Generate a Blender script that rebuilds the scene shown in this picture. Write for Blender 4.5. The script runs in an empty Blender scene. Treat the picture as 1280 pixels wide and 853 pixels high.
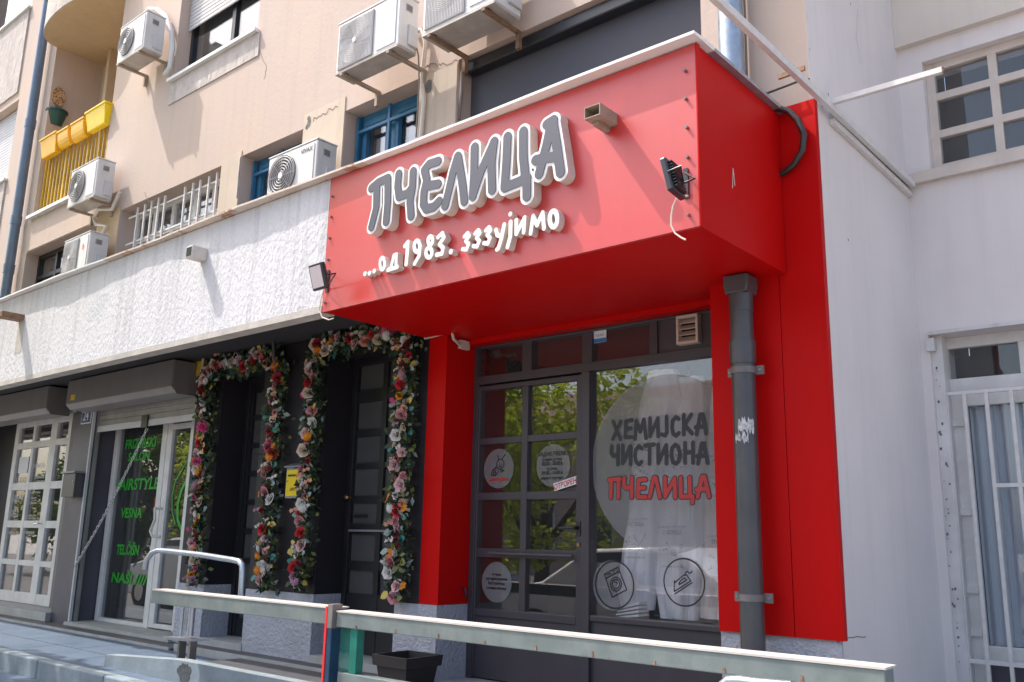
import bpy, bmesh, math, random
import numpy as np
from mathutils import Vector, Matrix

random.seed(7)
scene = bpy.context.scene
col = scene.collection

# ------------------------------------------------------------------ camera
YAW, PITCH, ROLL, FPX = 0.707737, 0.217019, 0.021299, 1123.84
EYE = np.array([0.0, 0.0, 1.0])


def cam_axes(y, p, r):
    cy, sy, cp, sp = math.cos(y), math.sin(y), math.cos(p), math.sin(p)
    f = np.array([-sy * cp, cy * cp, sp])
    r0 = np.array([cy, sy, 0.0])
    u = np.cross(r0, f)
    cr, sr = math.cos(r), math.sin(r)
    return np.array([cr * r0 + sr * u, -sr * r0 + cr * u, f])


AX = cam_axes(YAW, PITCH, ROLL)
cam_data = bpy.data.cameras.new('camera')
cam = bpy.data.objects.new('camera', cam_data)
col.objects.link(cam)
cam_data.sensor_width = 36.0
cam_data.lens = FPX / 1280 * 36.0
cam_data.clip_start = 0.05
cam_data.clip_end = 2000
m = Matrix.Identity(4)
for i in range(3):
    m[i][0] = AX[0][i]
    m[i][1] = AX[1][i]
    m[i][2] = -AX[2][i]
    m[i][3] = EYE[i]
cam.matrix_world = m
scene.camera = cam

# ------------------------------------------------------------------ light
SUN_TO = Vector((-2.35, -1.0, 3.8)).normalized()      # towards the sun
world = bpy.data.worlds.new('World')
scene.world = world
world.use_nodes = True
nt = world.node_tree
bg = nt.nodes['Background']
sky = nt.nodes.new('ShaderNodeTexSky')
sky.sky_type = 'NISHITA'
sky.sun_disc = False
sky.sun_elevation = math.asin(SUN_TO.z)
sky.sun_rotation = math.atan2(SUN_TO.x, SUN_TO.y)
sky.air_density = 1.0
sky.dust_density = 4.0
sky.ozone_density = 0.3
nt.links.new(sky.outputs[0], bg.inputs[0])
bg.inputs[1].default_value = 0.15
sun_d = bpy.data.lights.new('sun', 'SUN')
sun_d.energy = 2.5
sun_d.angle = math.radians(0.5)
sun_d.color = (1.0, 0.95, 0.88)
sun = bpy.data.objects.new('sun', sun_d)
sun.rotation_euler = SUN_TO.to_track_quat('Z', 'Y').to_euler()
sun.location = (-8, -4, 14)
col.objects.link(sun)
scene.view_settings.view_transform = 'Standard'
scene.view_settings.look = 'None'
scene.view_settings.exposure = 1.28
scene.view_settings.gamma = 1.0
scene.view_settings.use_curve_mapping = False


# ------------------------------------------------------------------ survey helper
# turns a measured sight line (photo survey) into a point on a known plane of the place
def P(u, v, ax, val):
    r = AX[0] * (u - 640) - AX[1] * (v - 426.5) + AX[2] * FPX
    return EYE + r * ((val - EYE[ax]) / r[ax])


def PX(u, v, y):
    return P(u, v, 1, y)[0]


def PZ(u, v, y):
    return P(u, v, 1, y)[2]


def RECT(u0, v0, u1, v1, y):
    a, b = P(u0, v0, 1, y), P(u1, v1, 1, y)
    return a[0], b[0], b[2], a[2]           # x0, x1, z0, z1


# ------------------------------------------------------------------ materials
def new_mat(name):
    mt = bpy.data.materials.new(name)
    mt.use_nodes = True
    return mt, mt.node_tree, mt.node_tree.nodes['Principled BSDF']


def mat(name, c, rough=0.6, metal=0.0, var=0.0, vs=3.0, c2=None, bump=0.0, bs=40.0,
        streak=0.0, spec=0.5, coat=0.0, spots=None, spot_s=6.0, spot_t=0.62, stretch=(1, 1, 1), coat_r=0.1,
        rvar=0.0, bstretch=None, bd=0.01, detail=5.0):
    mt, nt, b = new_mat(name)
    N, L = nt.nodes, nt.links
    b.inputs['Base Color'].default_value = (*c, 1)
    b.inputs['Roughness'].default_value = rough
    b.inputs['Metallic'].default_value = metal
    b.inputs['Specular IOR Level'].default_value = spec
    b.inputs['Coat Weight'].default_value = coat
    b.inputs['Coat Roughness'].default_value = coat_r
    tc = N.new('ShaderNodeTexCoord')

    def noise(scale, st=(1, 1, 1), det=detail, rg=0.6):
        mp = N.new('ShaderNodeMapping')
        mp.inputs['Scale'].default_value = st
        L.new(tc.outputs['Object'], mp.inputs[0])
        n = N.new('ShaderNodeTexNoise')
        n.inputs['Scale'].default_value = scale
        n.inputs['Detail'].default_value = det
        n.inputs['Roughness'].default_value = rg
        L.new(mp.outputs[0], n.inputs['Vector'])
        return n.outputs[0]

    def ramp(src, a, bb):
        r = N.new('ShaderNodeMapRange')
        r.inputs[1].default_value = a
        r.inputs[2].default_value = bb
        L.new(src, r.inputs[0])
        return r.outputs[0]

    def mix(fac, a, bb):
        mx = N.new('ShaderNodeMix')
        mx.data_type = 'RGBA'
        if isinstance(fac, float):
            mx.inputs[0].default_value = fac
        else:
            L.new(fac, mx.inputs[0])
        for sock, val in ((mx.inputs[6], a), (mx.inputs[7], bb)):
            if isinstance(val, tuple):
                sock.default_value = (*val, 1)
            else:
                L.new(val, sock)
        return mx.outputs[2]

    cur = c
    if var > 0:
        d = c2 if c2 else tuple(x * (1 - var) for x in c)
        cur = mix(ramp(noise(vs, stretch), 0.3, 0.7), cur, d)
    if streak > 0:
        f = ramp(noise(2.2, (6, 6, 0.35), 6), 0.5, 0.8)
        ml = N.new('ShaderNodeMath')
        ml.operation = 'MULTIPLY'
        ml.inputs[1].default_value = streak
        L.new(f, ml.inputs[0])
        cur = mix(ml.outputs[0], cur, tuple(x * 0.45 for x in c))
    if spots:
        f = ramp(noise(spot_s, stretch, 8, 0.7), spot_t, spot_t + 0.06)
        cur = mix(f, cur, spots)
    if not isinstance(cur, tuple):
        L.new(cur, b.inputs['Base Color'])
    if rvar > 0:
        f = noise(vs * 1.7)
        r = N.new('ShaderNodeMapRange')
        r.inputs[1].default_value = 0.3
        r.inputs[2].default_value = 0.7
        r.inputs[3].default_value = max(0.02, rough - rvar)
        r.inputs[4].default_value = min(1, rough + rvar)
        L.new(f, r.inputs[0])
        L.new(r.outputs[0], b.inputs['Roughness'])
    if bump > 0:
        bp = N.new('ShaderNodeBump')
        bp.inputs['Strength'].default_value = bump
        bp.inputs['Distance'].default_value = bd
        L.new(noise(bs, bstretch or (1, 1, 1), 6), bp.inputs['Height'])
        L.new(bp.outputs[0], b.inputs['Normal'])
    return mt


def glass_mat(name, tint=(0.85, 0.9, 0.92), ior=1.9, dirt=0.03, gloss=1.0):
    """thin window glass: fresnel reflection over straight transmission, a little dirt"""
    mt, nt, b = new_mat(name)
    N, L = nt.nodes, nt.links
    N.remove(b)
    out = N['Material Output']
    tr = N.new('ShaderNodeBsdfTransparent')
    tr.inputs[0].default_value = (*tint, 1)
    gl = N.new('ShaderNodeBsdfGlossy')
    gl.inputs['Roughness'].default_value = 0.0
    gl.inputs[0].default_value = (gloss, gloss, gloss, 1)
    fr = N.new('ShaderNodeFresnel')
    geo = N.new('ShaderNodeNewGeometry')
    io = N.new('ShaderNodeMapRange')          # the far side of the sheet sees the inverse index
    io.inputs[3].default_value = ior
    io.inputs[4].default_value = 1.0 / ior
    L.new(geo.outputs['Backfacing'], io.inputs[0])
    L.new(io.outputs[0], fr.inputs[0])
    tc = N.new('ShaderNodeTexCoord')
    n = N.new('ShaderNodeTexNoise')
    n.inputs['Scale'].default_value = 1.3
    L.new(tc.outputs['Object'], n.inputs['Vector'])
    bp = N.new('ShaderNodeBump')
    bp.inputs['Strength'].default_value = 0.05
    bp.inputs['Distance'].default_value = 0.02
    L.new(n.outputs[0], bp.inputs['Height'])
    L.new(bp.outputs[0], gl.inputs['Normal'])
    ms = N.new('ShaderNodeMixShader')
    L.new(fr.outputs[0], ms.inputs[0])
    L.new(tr.outputs[0], ms.inputs[1])
    L.new(gl.outputs[0], ms.inputs[2])
    df = N.new('ShaderNodeBsdfDiffuse')
    df.inputs[0].default_value = (0.6, 0.6, 0.58, 1)
    m2 = N.new('ShaderNodeMixShader')
    m2.inputs[0].default_value = dirt
    L.new(ms.outputs[0], m2.inputs[1])
    L.new(df.outputs[0], m2.inputs[2])
    L.new(m2.outputs[0], out.inputs[0])
    return mt


def film_mat(name, c, alpha, rough=0.4):
    """printed film / frosted vinyl stuck on glass, partly see-through"""
    mt, nt, b = new_mat(name)
    N, L = nt.nodes, nt.links
    b.inputs['Base Color'].default_value = (*c, 1)
    b.inputs['Roughness'].default_value = rough
    b.inputs['Alpha'].default_value = alpha
    return mt


M = {}
M['wall_beige'] = mat('beige_plaster', (0.55, 0.425, 0.345), 0.85, var=0.2, vs=1.1, c2=(0.50, 0.40, 0.355), bump=0.35, bs=26, streak=0.16, bd=0.006, spots=(0.44, 0.36, 0.32), spot_s=0.9, spot_t=0.66)
M['wall_cream'] = mat('cream_plaster', (0.60, 0.49, 0.39), 0.85, var=0.15, vs=2.5, bump=0.25, bs=30, streak=0.35, bd=0.005, spots=(0.34, 0.30, 0.26), spot_s=3.2, spot_t=0.68)
M['soffit_tan'] = mat('tan_soffit_paint', (0.58, 0.43, 0.28), 0.85, var=0.2, vs=1.5, bump=0.15, bs=20, streak=0.2)
M['grey_render'] = mat('grey_rough_render', (0.60, 0.53, 0.49), 0.9, var=0.4, vs=7, c2=(0.46, 0.41, 0.38), bump=0.9, bs=22, bstretch=(1, 1, 0.25), streak=0.5, bd=0.03)
M['wall_white'] = mat('white_paint_wall', (0.78, 0.715, 0.69), 0.8, var=0.12, vs=0.9, c2=(0.68, 0.625, 0.61), bump=0.2, bs=14, streak=0.14, bd=0.004)
M['wall_recess_warm'] = mat('warm_white_paint', (0.72, 0.64, 0.56), 0.85, var=0.12, vs=1.5, bump=0.15, bs=14, streak=0.15)
M['wall_white_worn'] = mat('white_worn_wall', (0.72, 0.69, 0.68), 0.85, var=0.15, vs=4, c2=(0.58, 0.54, 0.52), bump=0.4, bs=20, streak=0.35, spots=(0.12, 0.1, 0.09), spot_s=9, spot_t=0.72)
M['parapet'] = mat('white_rough_render', (0.68, 0.66, 0.69), 0.9, var=0.2, vs=5, c2=(0.66, 0.65, 0.66), bump=0.9, bs=46, bstretch=(1, 1, 0.5), streak=0.55, bd=0.018, spots=(0.60, 0.60, 0.62), spot_s=1.4, spot_t=0.6)
M['lip'] = mat('parapet_lip_plaster', (0.60, 0.55, 0.50), 0.9, var=0.3, vs=6, bump=0.3, bs=30, streak=0.3)
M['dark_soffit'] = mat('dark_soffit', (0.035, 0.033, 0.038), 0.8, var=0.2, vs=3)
M['dark_paint'] = mat('dark_charcoal_paint', (0.022, 0.019, 0.025), 0.55, var=0.25, vs=2.5, bump=0.2, bs=22, spec=0.35)
M['dark_pillar'] = mat('purple_grey_paint', (0.085, 0.08, 0.105), 0.42, var=0.3, vs=3, bump=0.1, bs=18)
M['plinth'] = mat('grey_render_plinth', (0.50, 0.51, 0.57), 0.85, var=0.15, vs=6, bump=1.0, bs=38, bd=0.03, streak=0.15)
M['red'] = mat('red_panel', (0.52, 0.004, 0.004), 0.42, var=0.08, vs=1.2, c2=(0.47, 0.004, 0.004), spec=0.09, coat=0.0, coat_r=0.3, rvar=0.05, bump=0.05, bs=3.0, bd=0.01)
M['red_front'] = mat('red_panel_sun_sheen', (0.56, 0.030, 0.027), 0.38, var=0.2, vs=1.4, c2=(0.50, 0.046, 0.042), spec=0.6, coat=0.5, coat_r=0.3, rvar=0.06, streak=0.10, bump=0.10, bs=2.6, bd=0.014)  # streaked red, paler than the other panels: sun sheen put into the colour
M['coping'] = mat('white_metal_coping', (0.78, 0.77, 0.76), 0.4, metal=0.2, var=0.1, vs=5, spots=(0.36, 0.19, 0.10), spot_s=4, spot_t=0.64)
M['coping_rust'] = mat('rusty_metal_coping', (0.68, 0.62, 0.56), 0.6, var=0.4, vs=5, c2=(0.55, 0.42, 0.32), bump=0.4, bs=60, spots=(0.36, 0.18, 0.09), spot_s=7, spot_t=0.54)
M['frame_dark'] = mat('dark_grey_frame_paint', (0.060, 0.052, 0.062), 0.42, var=0.15, vs=6, bump=0.05, bs=60)
M['black_frame'] = mat('black_door_paint', (0.018, 0.017, 0.021), 0.4, var=0.2, vs=6)
M['white_frame'] = mat('white_frame_paint', (0.74, 0.72, 0.70), 0.45, var=0.12, vs=8, c2=(0.62, 0.60, 0.58), streak=0.2)
M['cream_frame'] = mat('cream_frame_paint', (0.66, 0.57, 0.50), 0.5, var=0.15, vs=8, streak=0.25)
M['blue_frame'] = mat('blue_frame_paint', (0.030, 0.17, 0.33), 0.45, var=0.25, vs=9, streak=0.2)
M['grille_white'] = mat('white_bar_paint', (0.74, 0.70, 0.67), 0.5, var=0.15, vs=20, spots=(0.4, 0.26, 0.18), spot_s=20, spot_t=0.7)
M['ac_white'] = mat('ac_white_metal', (0.70, 0.69, 0.68), 0.45, var=0.12, vs=4, c2=(0.60, 0.58, 0.56), streak=0.25)
M['ac_side'] = mat('ac_side_metal', (0.60, 0.59, 0.60), 0.5, var=0.12, vs=5, streak=0.3)
M['ac_under'] = mat('ac_underside_metal', (0.50, 0.45, 0.40), 0.6, var=0.3, vs=8, spots=(0.24, 0.15, 0.10), spot_s=11, spot_t=0.63)
M['ac_grille'] = mat('ac_grille_grey', (0.44, 0.42, 0.42), 0.5)
M['ac_dark'] = mat('ac_dark_coil', (0.12, 0.12, 0.13), 0.7)
M['rust'] = mat('rusty_steel', (0.33, 0.20, 0.12), 0.8, var=0.5, vs=14, c2=(0.14, 0.08, 0.05), bump=0.4, bs=60)
M['bracket'] = mat('worn_bracket_paint', (0.38, 0.31, 0.25), 0.7, var=0.4, vs=14, c2=(0.30, 0.22, 0.16), bump=0.2, bs=50)
M['galv'] = mat('galvanised_metal', (0.42, 0.47, 0.52), 0.38, metal=0.6, var=0.35, vs=22, c2=(0.28, 0.33, 0.40), rvar=0.1)
M['rail_metal'] = mat('painted_handrail_steel', (0.22, 0.255, 0.245), 0.42, metal=0.2, var=0.45, vs=7, c2=(0.14, 0.175, 0.175), streak=0.25, spots=(0.16, 0.10, 0.06), spot_s=9, spot_t=0.63, rvar=0.12, bump=0.15, bs=25)
M['rail_sun_strip'] = mat('sunlit_rail_strip', (0.62, 0.56, 0.50), 0.5, metal=0.15, var=0.3, vs=5, c2=(0.5, 0.47, 0.45), stretch=(1, 6, 6))  # pale tone carries the sunlight on the beam tops
M['tube_metal'] = mat('brushed_handrail_tube', (0.48, 0.52, 0.58), 0.25, metal=0.7, var=0.15, vs=8)
M['drain_blue'] = mat('blue_grey_drainpipe', (0.17, 0.22, 0.29), 0.35, metal=0.3, var=0.25, vs=5, streak=0.3)
M['pipe_black'] = mat('dark_plastic_pipe', (0.055, 0.055, 0.062), 0.36, var=0.3, vs=4, c2=(0.085, 0.082, 0.088), streak=0.2, bump=0.04, bs=12)
M['peel'] = mat('peeled_white_paper', (0.72, 0.70, 0.68), 0.9, var=0.5, vs=60, c2=(0.22, 0.22, 0.24))
M['rubber'] = mat('black_hose', (0.030, 0.022, 0.022), 0.35, spec=0.6)
M['cable'] = mat('white_cable', (0.62, 0.56, 0.48), 0.5)
M['cable_dark'] = mat('brown_cable', (0.20, 0.15, 0.12), 0.6)
M['black_metal'] = mat('black_lamp_metal', (0.020, 0.021, 0.026), 0.35, spec=0.6)
M['lens'] = mat('lamp_lens', (0.72, 0.62, 0.64), 0.15, var=0.05, vs=20)
M['letter_white'] = mat('letter_white_acrylic', (0.82, 0.80, 0.78), 0.4, var=0.06, vs=9)
M['letter_side'] = mat('letter_cream_edge', (0.66, 0.60, 0.54), 0.6, var=0.15, vs=12, streak=0.3)
M['letter_grey'] = mat('letter_grey_face', (0.085, 0.085, 0.105), 0.38, var=0.12, vs=9)
M['shutter'] = mat('grey_shutter_box', (0.175, 0.16, 0.155), 0.5, var=0.15, vs=3, streak=0.2)
M['shutter_under'] = mat('shutter_box_underside', (0.26, 0.24, 0.23), 0.5, var=0.2, vs=4)
M['slat'] = mat('shutter_slat_metal', (0.33, 0.32, 0.32), 0.42, metal=0.3, var=0.3, vs=5, spots=(0.16, 0.09, 0.05), spot_s=6, spot_t=0.70)
M['slat_light'] = mat('light_roller_slats', (0.56, 0.55, 0.56), 0.5, var=0.1, vs=5)
M['yellow'] = mat('yellow_plastic', (0.90, 0.62, 0.005), 0.45, var=0.12, vs=8)
M['yellow_paint'] = mat('yellow_bar_paint', (0.72, 0.46, 0.02), 0.5, var=0.25, vs=14, c2=(0.55, 0.33, 0.02))
M['orange'] = mat('orange_yellow_plastic', (0.88, 0.46, 0.005), 0.45, var=0.1, vs=8)
M['mail_yellow'] = mat('yellow_enamel', (0.78, 0.56, 0.01), 0.3, var=0.08, vs=8)
M['mail_grey'] = mat('grey_sheet_metal', (0.25, 0.26, 0.28), 0.4, metal=0.3)
M['brass'] = mat('worn_brass', (0.45, 0.28, 0.10), 0.3, metal=0.9)
M['chrome'] = mat('chrome', (0.6, 0.6, 0.62), 0.2, metal=1.0)
M['green_pot'] = mat('dark_green_plastic', (0.015, 0.07, 0.055), 0.4)
M['orn'] = mat('mosaic_ornament', (0.55, 0.20, 0.06), 0.5, var=0.9, vs=40, c2=(0.55, 0.50, 0.30), spots=(0.12, 0.03, 0.02), spot_s=50, spot_t=0.5)
M['black_plastic'] = mat('black_planter_plastic', (0.022, 0.02, 0.022), 0.45)
M['vent'] = mat('beige_vent_plastic', (0.55, 0.45, 0.38), 0.5, var=0.1, vs=20)
M['interior'] = mat('dark_interior', (0.045, 0.045, 0.05), 0.8, var=0.2, vs=2)
M['blind'] = mat('charcoal_blind_fabric', (0.085, 0.085, 0.105), 0.75, var=0.08, vs=1.5)
M['blind_dark'] = mat('dark_blind_gap', (0.014, 0.014, 0.017), 0.35)
M['curtain'] = mat('pale_blue_curtain', (0.62, 0.66, 0.70), 0.8, var=0.15, vs=3, stretch=(4, 4, 0.1))
M['lace'] = mat('white_lace_curtain', (0.62, 0.62, 0.64), 0.9, var=0.35, vs=9, stretch=(4, 4, 0.3))
M['glass'] = glass_mat('shop_glass', (0.97, 0.97, 0.98), 1.72, 0.012)
M['glass_dark'] = glass_mat('tinted_glass', (0.75, 0.76, 0.78), 1.75, 0.03)
M['glass_win'] = glass_mat('window_glass', (0.88, 0.9, 0.92), 1.95, 0.02)
M['glass_low'] = glass_mat('plain_glass', (0.9, 0.92, 0.94), 1.5, 0.02)
M['salon_int'] = mat('salon_interior', (0.13, 0.13, 0.13), 0.8, var=0.4, vs=1.2)
M['glass_black'] = mat('black_door_glass', (0.085, 0.085, 0.085), 0.12, spec=0.6, var=0.2, vs=3)
M['glass_green'] = mat('green_tinted_glass', (0.02, 0.20, 0.15), 0.15, spec=0.8, var=0.3, vs=8)
M['disc'] = film_mat('grey_frosted_film', (0.34, 0.34, 0.355), 0.42)
M['film_black'] = film_mat('black_print_film', (0.018, 0.018, 0.024), 0.97)
M['film_red'] = film_mat('red_print_film', (0.55, 0.035, 0.035), 0.93)
M['film_white'] = film_mat('white_print_film', (0.70, 0.70, 0.70), 0.95)
M['film_faint'] = film_mat('grey_white_print_film', (0.42, 0.43, 0.42), 0.8)
M['film_green'] = film_mat('green_print_film', (0.010, 0.32, 0.018), 1.0)
M['blue_plate'] = mat('blue_enamel', (0.03, 0.05, 0.18), 0.3)
M['paper'] = mat('white_paper', (0.72, 0.72, 0.73), 0.8)
M['sticker_yellow'] = mat('yellow_sticker', (0.75, 0.45, 0.02), 0.5)
M['sticker_blue'] = mat('blue_sticker', (0.02, 0.20, 0.55), 0.4)
M['tape_red'] = mat('red_reflective_tape', (0.75, 0.03, 0.03), 0.35)
M['post_blue'] = mat('blue_painted_post', (0.018, 0.060, 0.12), 0.35, var=0.3, vs=9)
M['post_grey'] = mat('brown_grey_post', (0.20, 0.18, 0.17), 0.5, var=0.3, vs=9)
M['pave'] = mat('paving_sky_cast', (0.10, 0.14, 0.20), 0.5, var=0.3, vs=2.2, c2=(0.075, 0.11, 0.165), bump=0.15, bs=30, rvar=0.12)  # blue cast of skylight in the shade mixed into the grey
M['pave_dark'] = mat('dark_stone_floor', (0.10, 0.10, 0.11), 0.5, var=0.3, vs=3, bump=0.1, bs=30)
M['stone_edge'] = mat('pale_stone_edge', (0.42, 0.43, 0.42), 0.6, var=0.25, vs=5, bump=0.2, bs=25, streak=0.1)
M['concrete'] = mat('pale_concrete', (0.25, 0.30, 0.33), 0.92, var=0.3, vs=5, bump=0.3, bs=30, streak=0.3, spots=(0.07, 0.07, 0.08), spot_s=2.0, spot_t=0.72)
M['asphalt'] = mat('asphalt', (0.20, 0.185, 0.17), 0.85, var=0.25, vs=3, bump=0.3, bs=120)
M['sidewalk'] = mat('sidewalk_slabs', (0.52, 0.47, 0.42), 0.8, var=0.25, vs=3, bump=0.2, bs=60)
M['bag'] = mat('garment_bag_film', (0.88, 0.88, 0.90), 0.35, var=0.3, vs=6, c2=(0.72, 0.71, 0.73), stretch=(3, 3, 0.5), bump=0.8, bs=9, bd=0.03, bstretch=(2, 2, 0.4), coat=0.4)
M['bag_warm'] = mat('garment_bag_warm', (0.84, 0.76, 0.70), 0.35, var=0.3, vs=6, c2=(0.64, 0.55, 0.53), stretch=(3, 3, 0.5), bump=0.8, bs=9, bd=0.03, bstretch=(2, 2, 0.4), coat=0.4)
M['bark'] = mat('bark', (0.09, 0.07, 0.055), 0.9, var=0.4, vs=12, bump=0.6, bs=20)
M['leaf_a'] = mat('tree_leaf_light', (0.42, 0.46, 0.04), 0.6, var=0.4, vs=1.2, c2=(0.12, 0.18, 0.02))
M['leaf_b'] = mat('tree_leaf_dark', (0.05, 0.09, 0.015), 0.6, var=0.3, vs=1.2)
for k_ in ('leaf_a', 'leaf_b'):
    nt_ = M[k_].node_tree
    pb = nt_.nodes['Principled BSDF']
    tl_ = nt_.nodes.new('ShaderNodeBsdfTranslucent')
    tl_.inputs[0].default_value = (0.50, 0.58, 0.05, 1) if k_ == 'leaf_a' else (0.10, 0.16, 0.02, 1)
    mx_ = nt_.nodes.new('ShaderNodeMixShader')
    mx_.inputs[0].default_value = 0.5
    nt_.links.new(pb.outputs[0], mx_.inputs[1])
    nt_.links.new(tl_.outputs[0], mx_.inputs[2])
    nt_.links.new(mx_.outputs[0], nt_.nodes['Material Output'].inputs[0])
M['car_white'] = mat('white_car_paint', (0.75, 0.76, 0.78), 0.2, coat=0.8)
M['car_grey'] = mat('grey_car_paint', (0.10, 0.11, 0.13), 0.2, metal=0.4, coat=0.8)
M['tyre'] = mat('tyre', (0.02, 0.02, 0.02), 0.8)
M['far_wall'] = mat('far_facade', (0.55, 0.42, 0.36), 0.9, var=0.2, vs=0.6)
M['far_glass'] = mat('far_window', (0.05, 0.06, 0.07), 0.1)
M['g_leaf_dark'] = mat('garland_leaf_dark', (0.022, 0.045, 0.022), 0.6, var=0.3, vs=9)
M['g_leaf_teal'] = mat('garland_leaf_teal', (0.02, 0.17, 0.15), 0.5)
M['g_leaf_olive'] = mat('garland_leaf_olive', (0.12, 0.14, 0.03), 0.6)
M['g_leaf_yellow'] = mat('garland_leaf_yellow', (0.50, 0.38, 0.08), 0.6)
M['g_leaf_grey'] = mat('garland_leaf_grey', (0.24, 0.30, 0.28), 0.6)
FLC = {'pink': (0.62, 0.26, 0.28), 'palepink': (0.68, 0.42, 0.42), 'white': (0.70, 0.66, 0.62), 'cream': (0.66, 0.52, 0.40),
       'red': (0.50, 0.012, 0.02), 'darkred': (0.26, 0.008, 0.015), 'peach': (0.72, 0.36, 0.22), 'magenta': (0.66, 0.06, 0.20),
       'orange': (0.75, 0.27, 0.01), 'mauve': (0.40, 0.20, 0.28), 'lilac': (0.42, 0.38, 0.55)}
for k, c in FLC.items():
    M['f_' + k] = mat('petal_' + k, c, 0.7, var=0.3, vs=30, c2=tuple(x * 0.7 for x in c))
M['f_centre'] = mat('flower_centre', (0.45, 0.28, 0.03), 0.8)


# ------------------------------------------------------------------ mesh builder
class MB:
    def __init__(self):
        self.v, self.f = [], []

    def add(self, vs, fs):
        o = len(self.v)
        self.v += [tuple(float(q) for q in p) for p in vs]
        self.f += [tuple(i + o for i in f) for f in fs]
        return self

    def box(self, x0, x1, y0, y1, z0, z1):
        if x0 > x1: x0, x1 = x1, x0
        if y0 > y1: y0, y1 = y1, y0
        if z0 > z1: z0, z1 = z1, z0
        vs = [(x, y, z) for x in (x0, x1) for y in (y0, y1) for z in (z0, z1)]
        fs = [(0, 1, 3, 2), (4, 6, 7, 5), (0, 4, 5, 1), (2, 3, 7, 6), (0, 2, 6, 4), (1, 5, 7, 3)]
        return self.add(vs, fs)

    def obox(self, c, ax, ay, az, hx, hy, hz):
        c, ax, ay, az = Vector(c), Vector(ax).normalized(), Vector(ay).normalized(), Vector(az).normalized()
        vs = [c + ax * (sx * hx) + ay * (sy * hy) + az * (sz * hz) for sx in (-1, 1) for sy in (-1, 1) for sz in (-1, 1)]
        fs = [(0, 1, 3, 2), (4, 6, 7, 5), (0, 4, 5, 1), (2, 3, 7, 6), (0, 2, 6, 4), (1, 5, 7, 3)]
        return self.add(vs, fs)

    def bar(self, p, q, hw, hh=None, up=(0, 0, 1)):
        p, q = Vector(p), Vector(q)
        d = q - p
        ln = d.length
        d.normalize()
        s = d.cross(Vector(up))
        if s.length < 1e-4: s = d.cross(Vector((0, 1, 0)))
        s.normalize()
        u = s.cross(d)
        return self.obox((p + q) / 2, d, s, u, ln / 2, hw, hh if hh else hw)

    def tube(self, pts, r, n=10, cap=True):
        pts = [Vector(p) for p in pts]
        rs = r if isinstance(r, (list, tuple)) else [r] * len(pts)
        prev = None
        rings = []
        for i, p in enumerate(pts):
            if i == 0: d = pts[1] - pts[0]
            elif i == len(pts) - 1: d = pts[-1] - pts[-2]
            else: d = (pts[i + 1] - p).normalized() + (p - pts[i - 1]).normalized()
            d.normalize()
            if prev is None:
                a = d.orthogonal().normalized()
            else:
                a = prev - d * prev.dot(d)
                a = a.normalized() if a.length > 1e-5 else d.orthogonal().normalized()
            prev = a
            b = d.cross(a)
            rings.append([p + a * (math.cos(2 * math.pi * k / n) * rs[i]) + b * (math.sin(2 * math.pi * k / n) * rs[i]) for k in range(n)])
        vs = [q for rg in rings for q in rg]
        fs = []
        for i in range(len(rings) - 1):
            for k in range(n):
                fs.append((i * n + k, i * n + (k + 1) % n, (i + 1) * n + (k + 1) % n, (i + 1) * n + k))
        if cap:
            fs.append(tuple(reversed(range(n))))
            fs.append(tuple((len(rings) - 1) * n + k for k in range(n)))
        return self.add(vs, fs)

    def cyl(self, p, q, r, n=14):
        return self.tube([p, q], r, n)

    def prism(self, poly, axis, a, b):
        """poly = 2D points; axis 0: (y,z) along x; 1: (x,z) along y; 2: (x,y) along z"""
        def mk(p, t):
            if axis == 0: return (t, p[0], p[1])
            if axis == 1: return (p[0], t, p[1])
            return (p[0], p[1], t)
        n = len(poly)
        vs = [mk(p, a) for p in poly] + [mk(p, b) for p in poly]
        fs = [tuple(range(n)), tuple(reversed(range(n, 2 * n)))]
        fs += [(i, (i + 1) % n, n + (i + 1) % n, n + i) for i in range(n)]
        return self.add(vs, fs)

    def quad(self, a, b, c, d):
        return self.add([a, b, c, d], [(0, 1, 2, 3)])

    def disc(self, cx, cz, rx, rz, y, n=40):
        vs = [(cx + rx * math.cos(2 * math.pi * k / n), y, cz + rz * math.sin(2 * math.pi * k / n)) for k in range(n)]
        return self.add(vs, [tuple(range(n))])

    def ring(self, cx, cz, r0, r1, y, n=48):
        vs = []
        for r in (r0, r1):
            vs += [(cx + r * math.cos(2 * math.pi * k / n), y, cz + r * math.sin(2 * math.pi * k / n)) for k in range(n)]
        return self.add(vs, [(k, (k + 1) % n, n + (k + 1) % n, n + k) for k in range(n)])


def mesh_of(name, mb, m, smooth=False, fixn=True):
    me = bpy.data.meshes.new(name)
    me.from_pydata(mb.v, [], mb.f)
    ms = m if isinstance(m, (list, tuple)) else [m]
    for q in ms:
        me.materials.append(M[q] if isinstance(q, str) else q)
    if fixn:
        b = bmesh.new()
        b.from_mesh(me)
        bmesh.ops.recalc_face_normals(b, faces=b.faces)
        b.to_mesh(me)
        b.free()
    if smooth:
        for p in me.polygons:
            p.use_smooth = True
        try:
            me.set_sharp_from_angle(angle=math.radians(smooth if smooth is not True else 40))
        except Exception:
            pass
    return me


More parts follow.
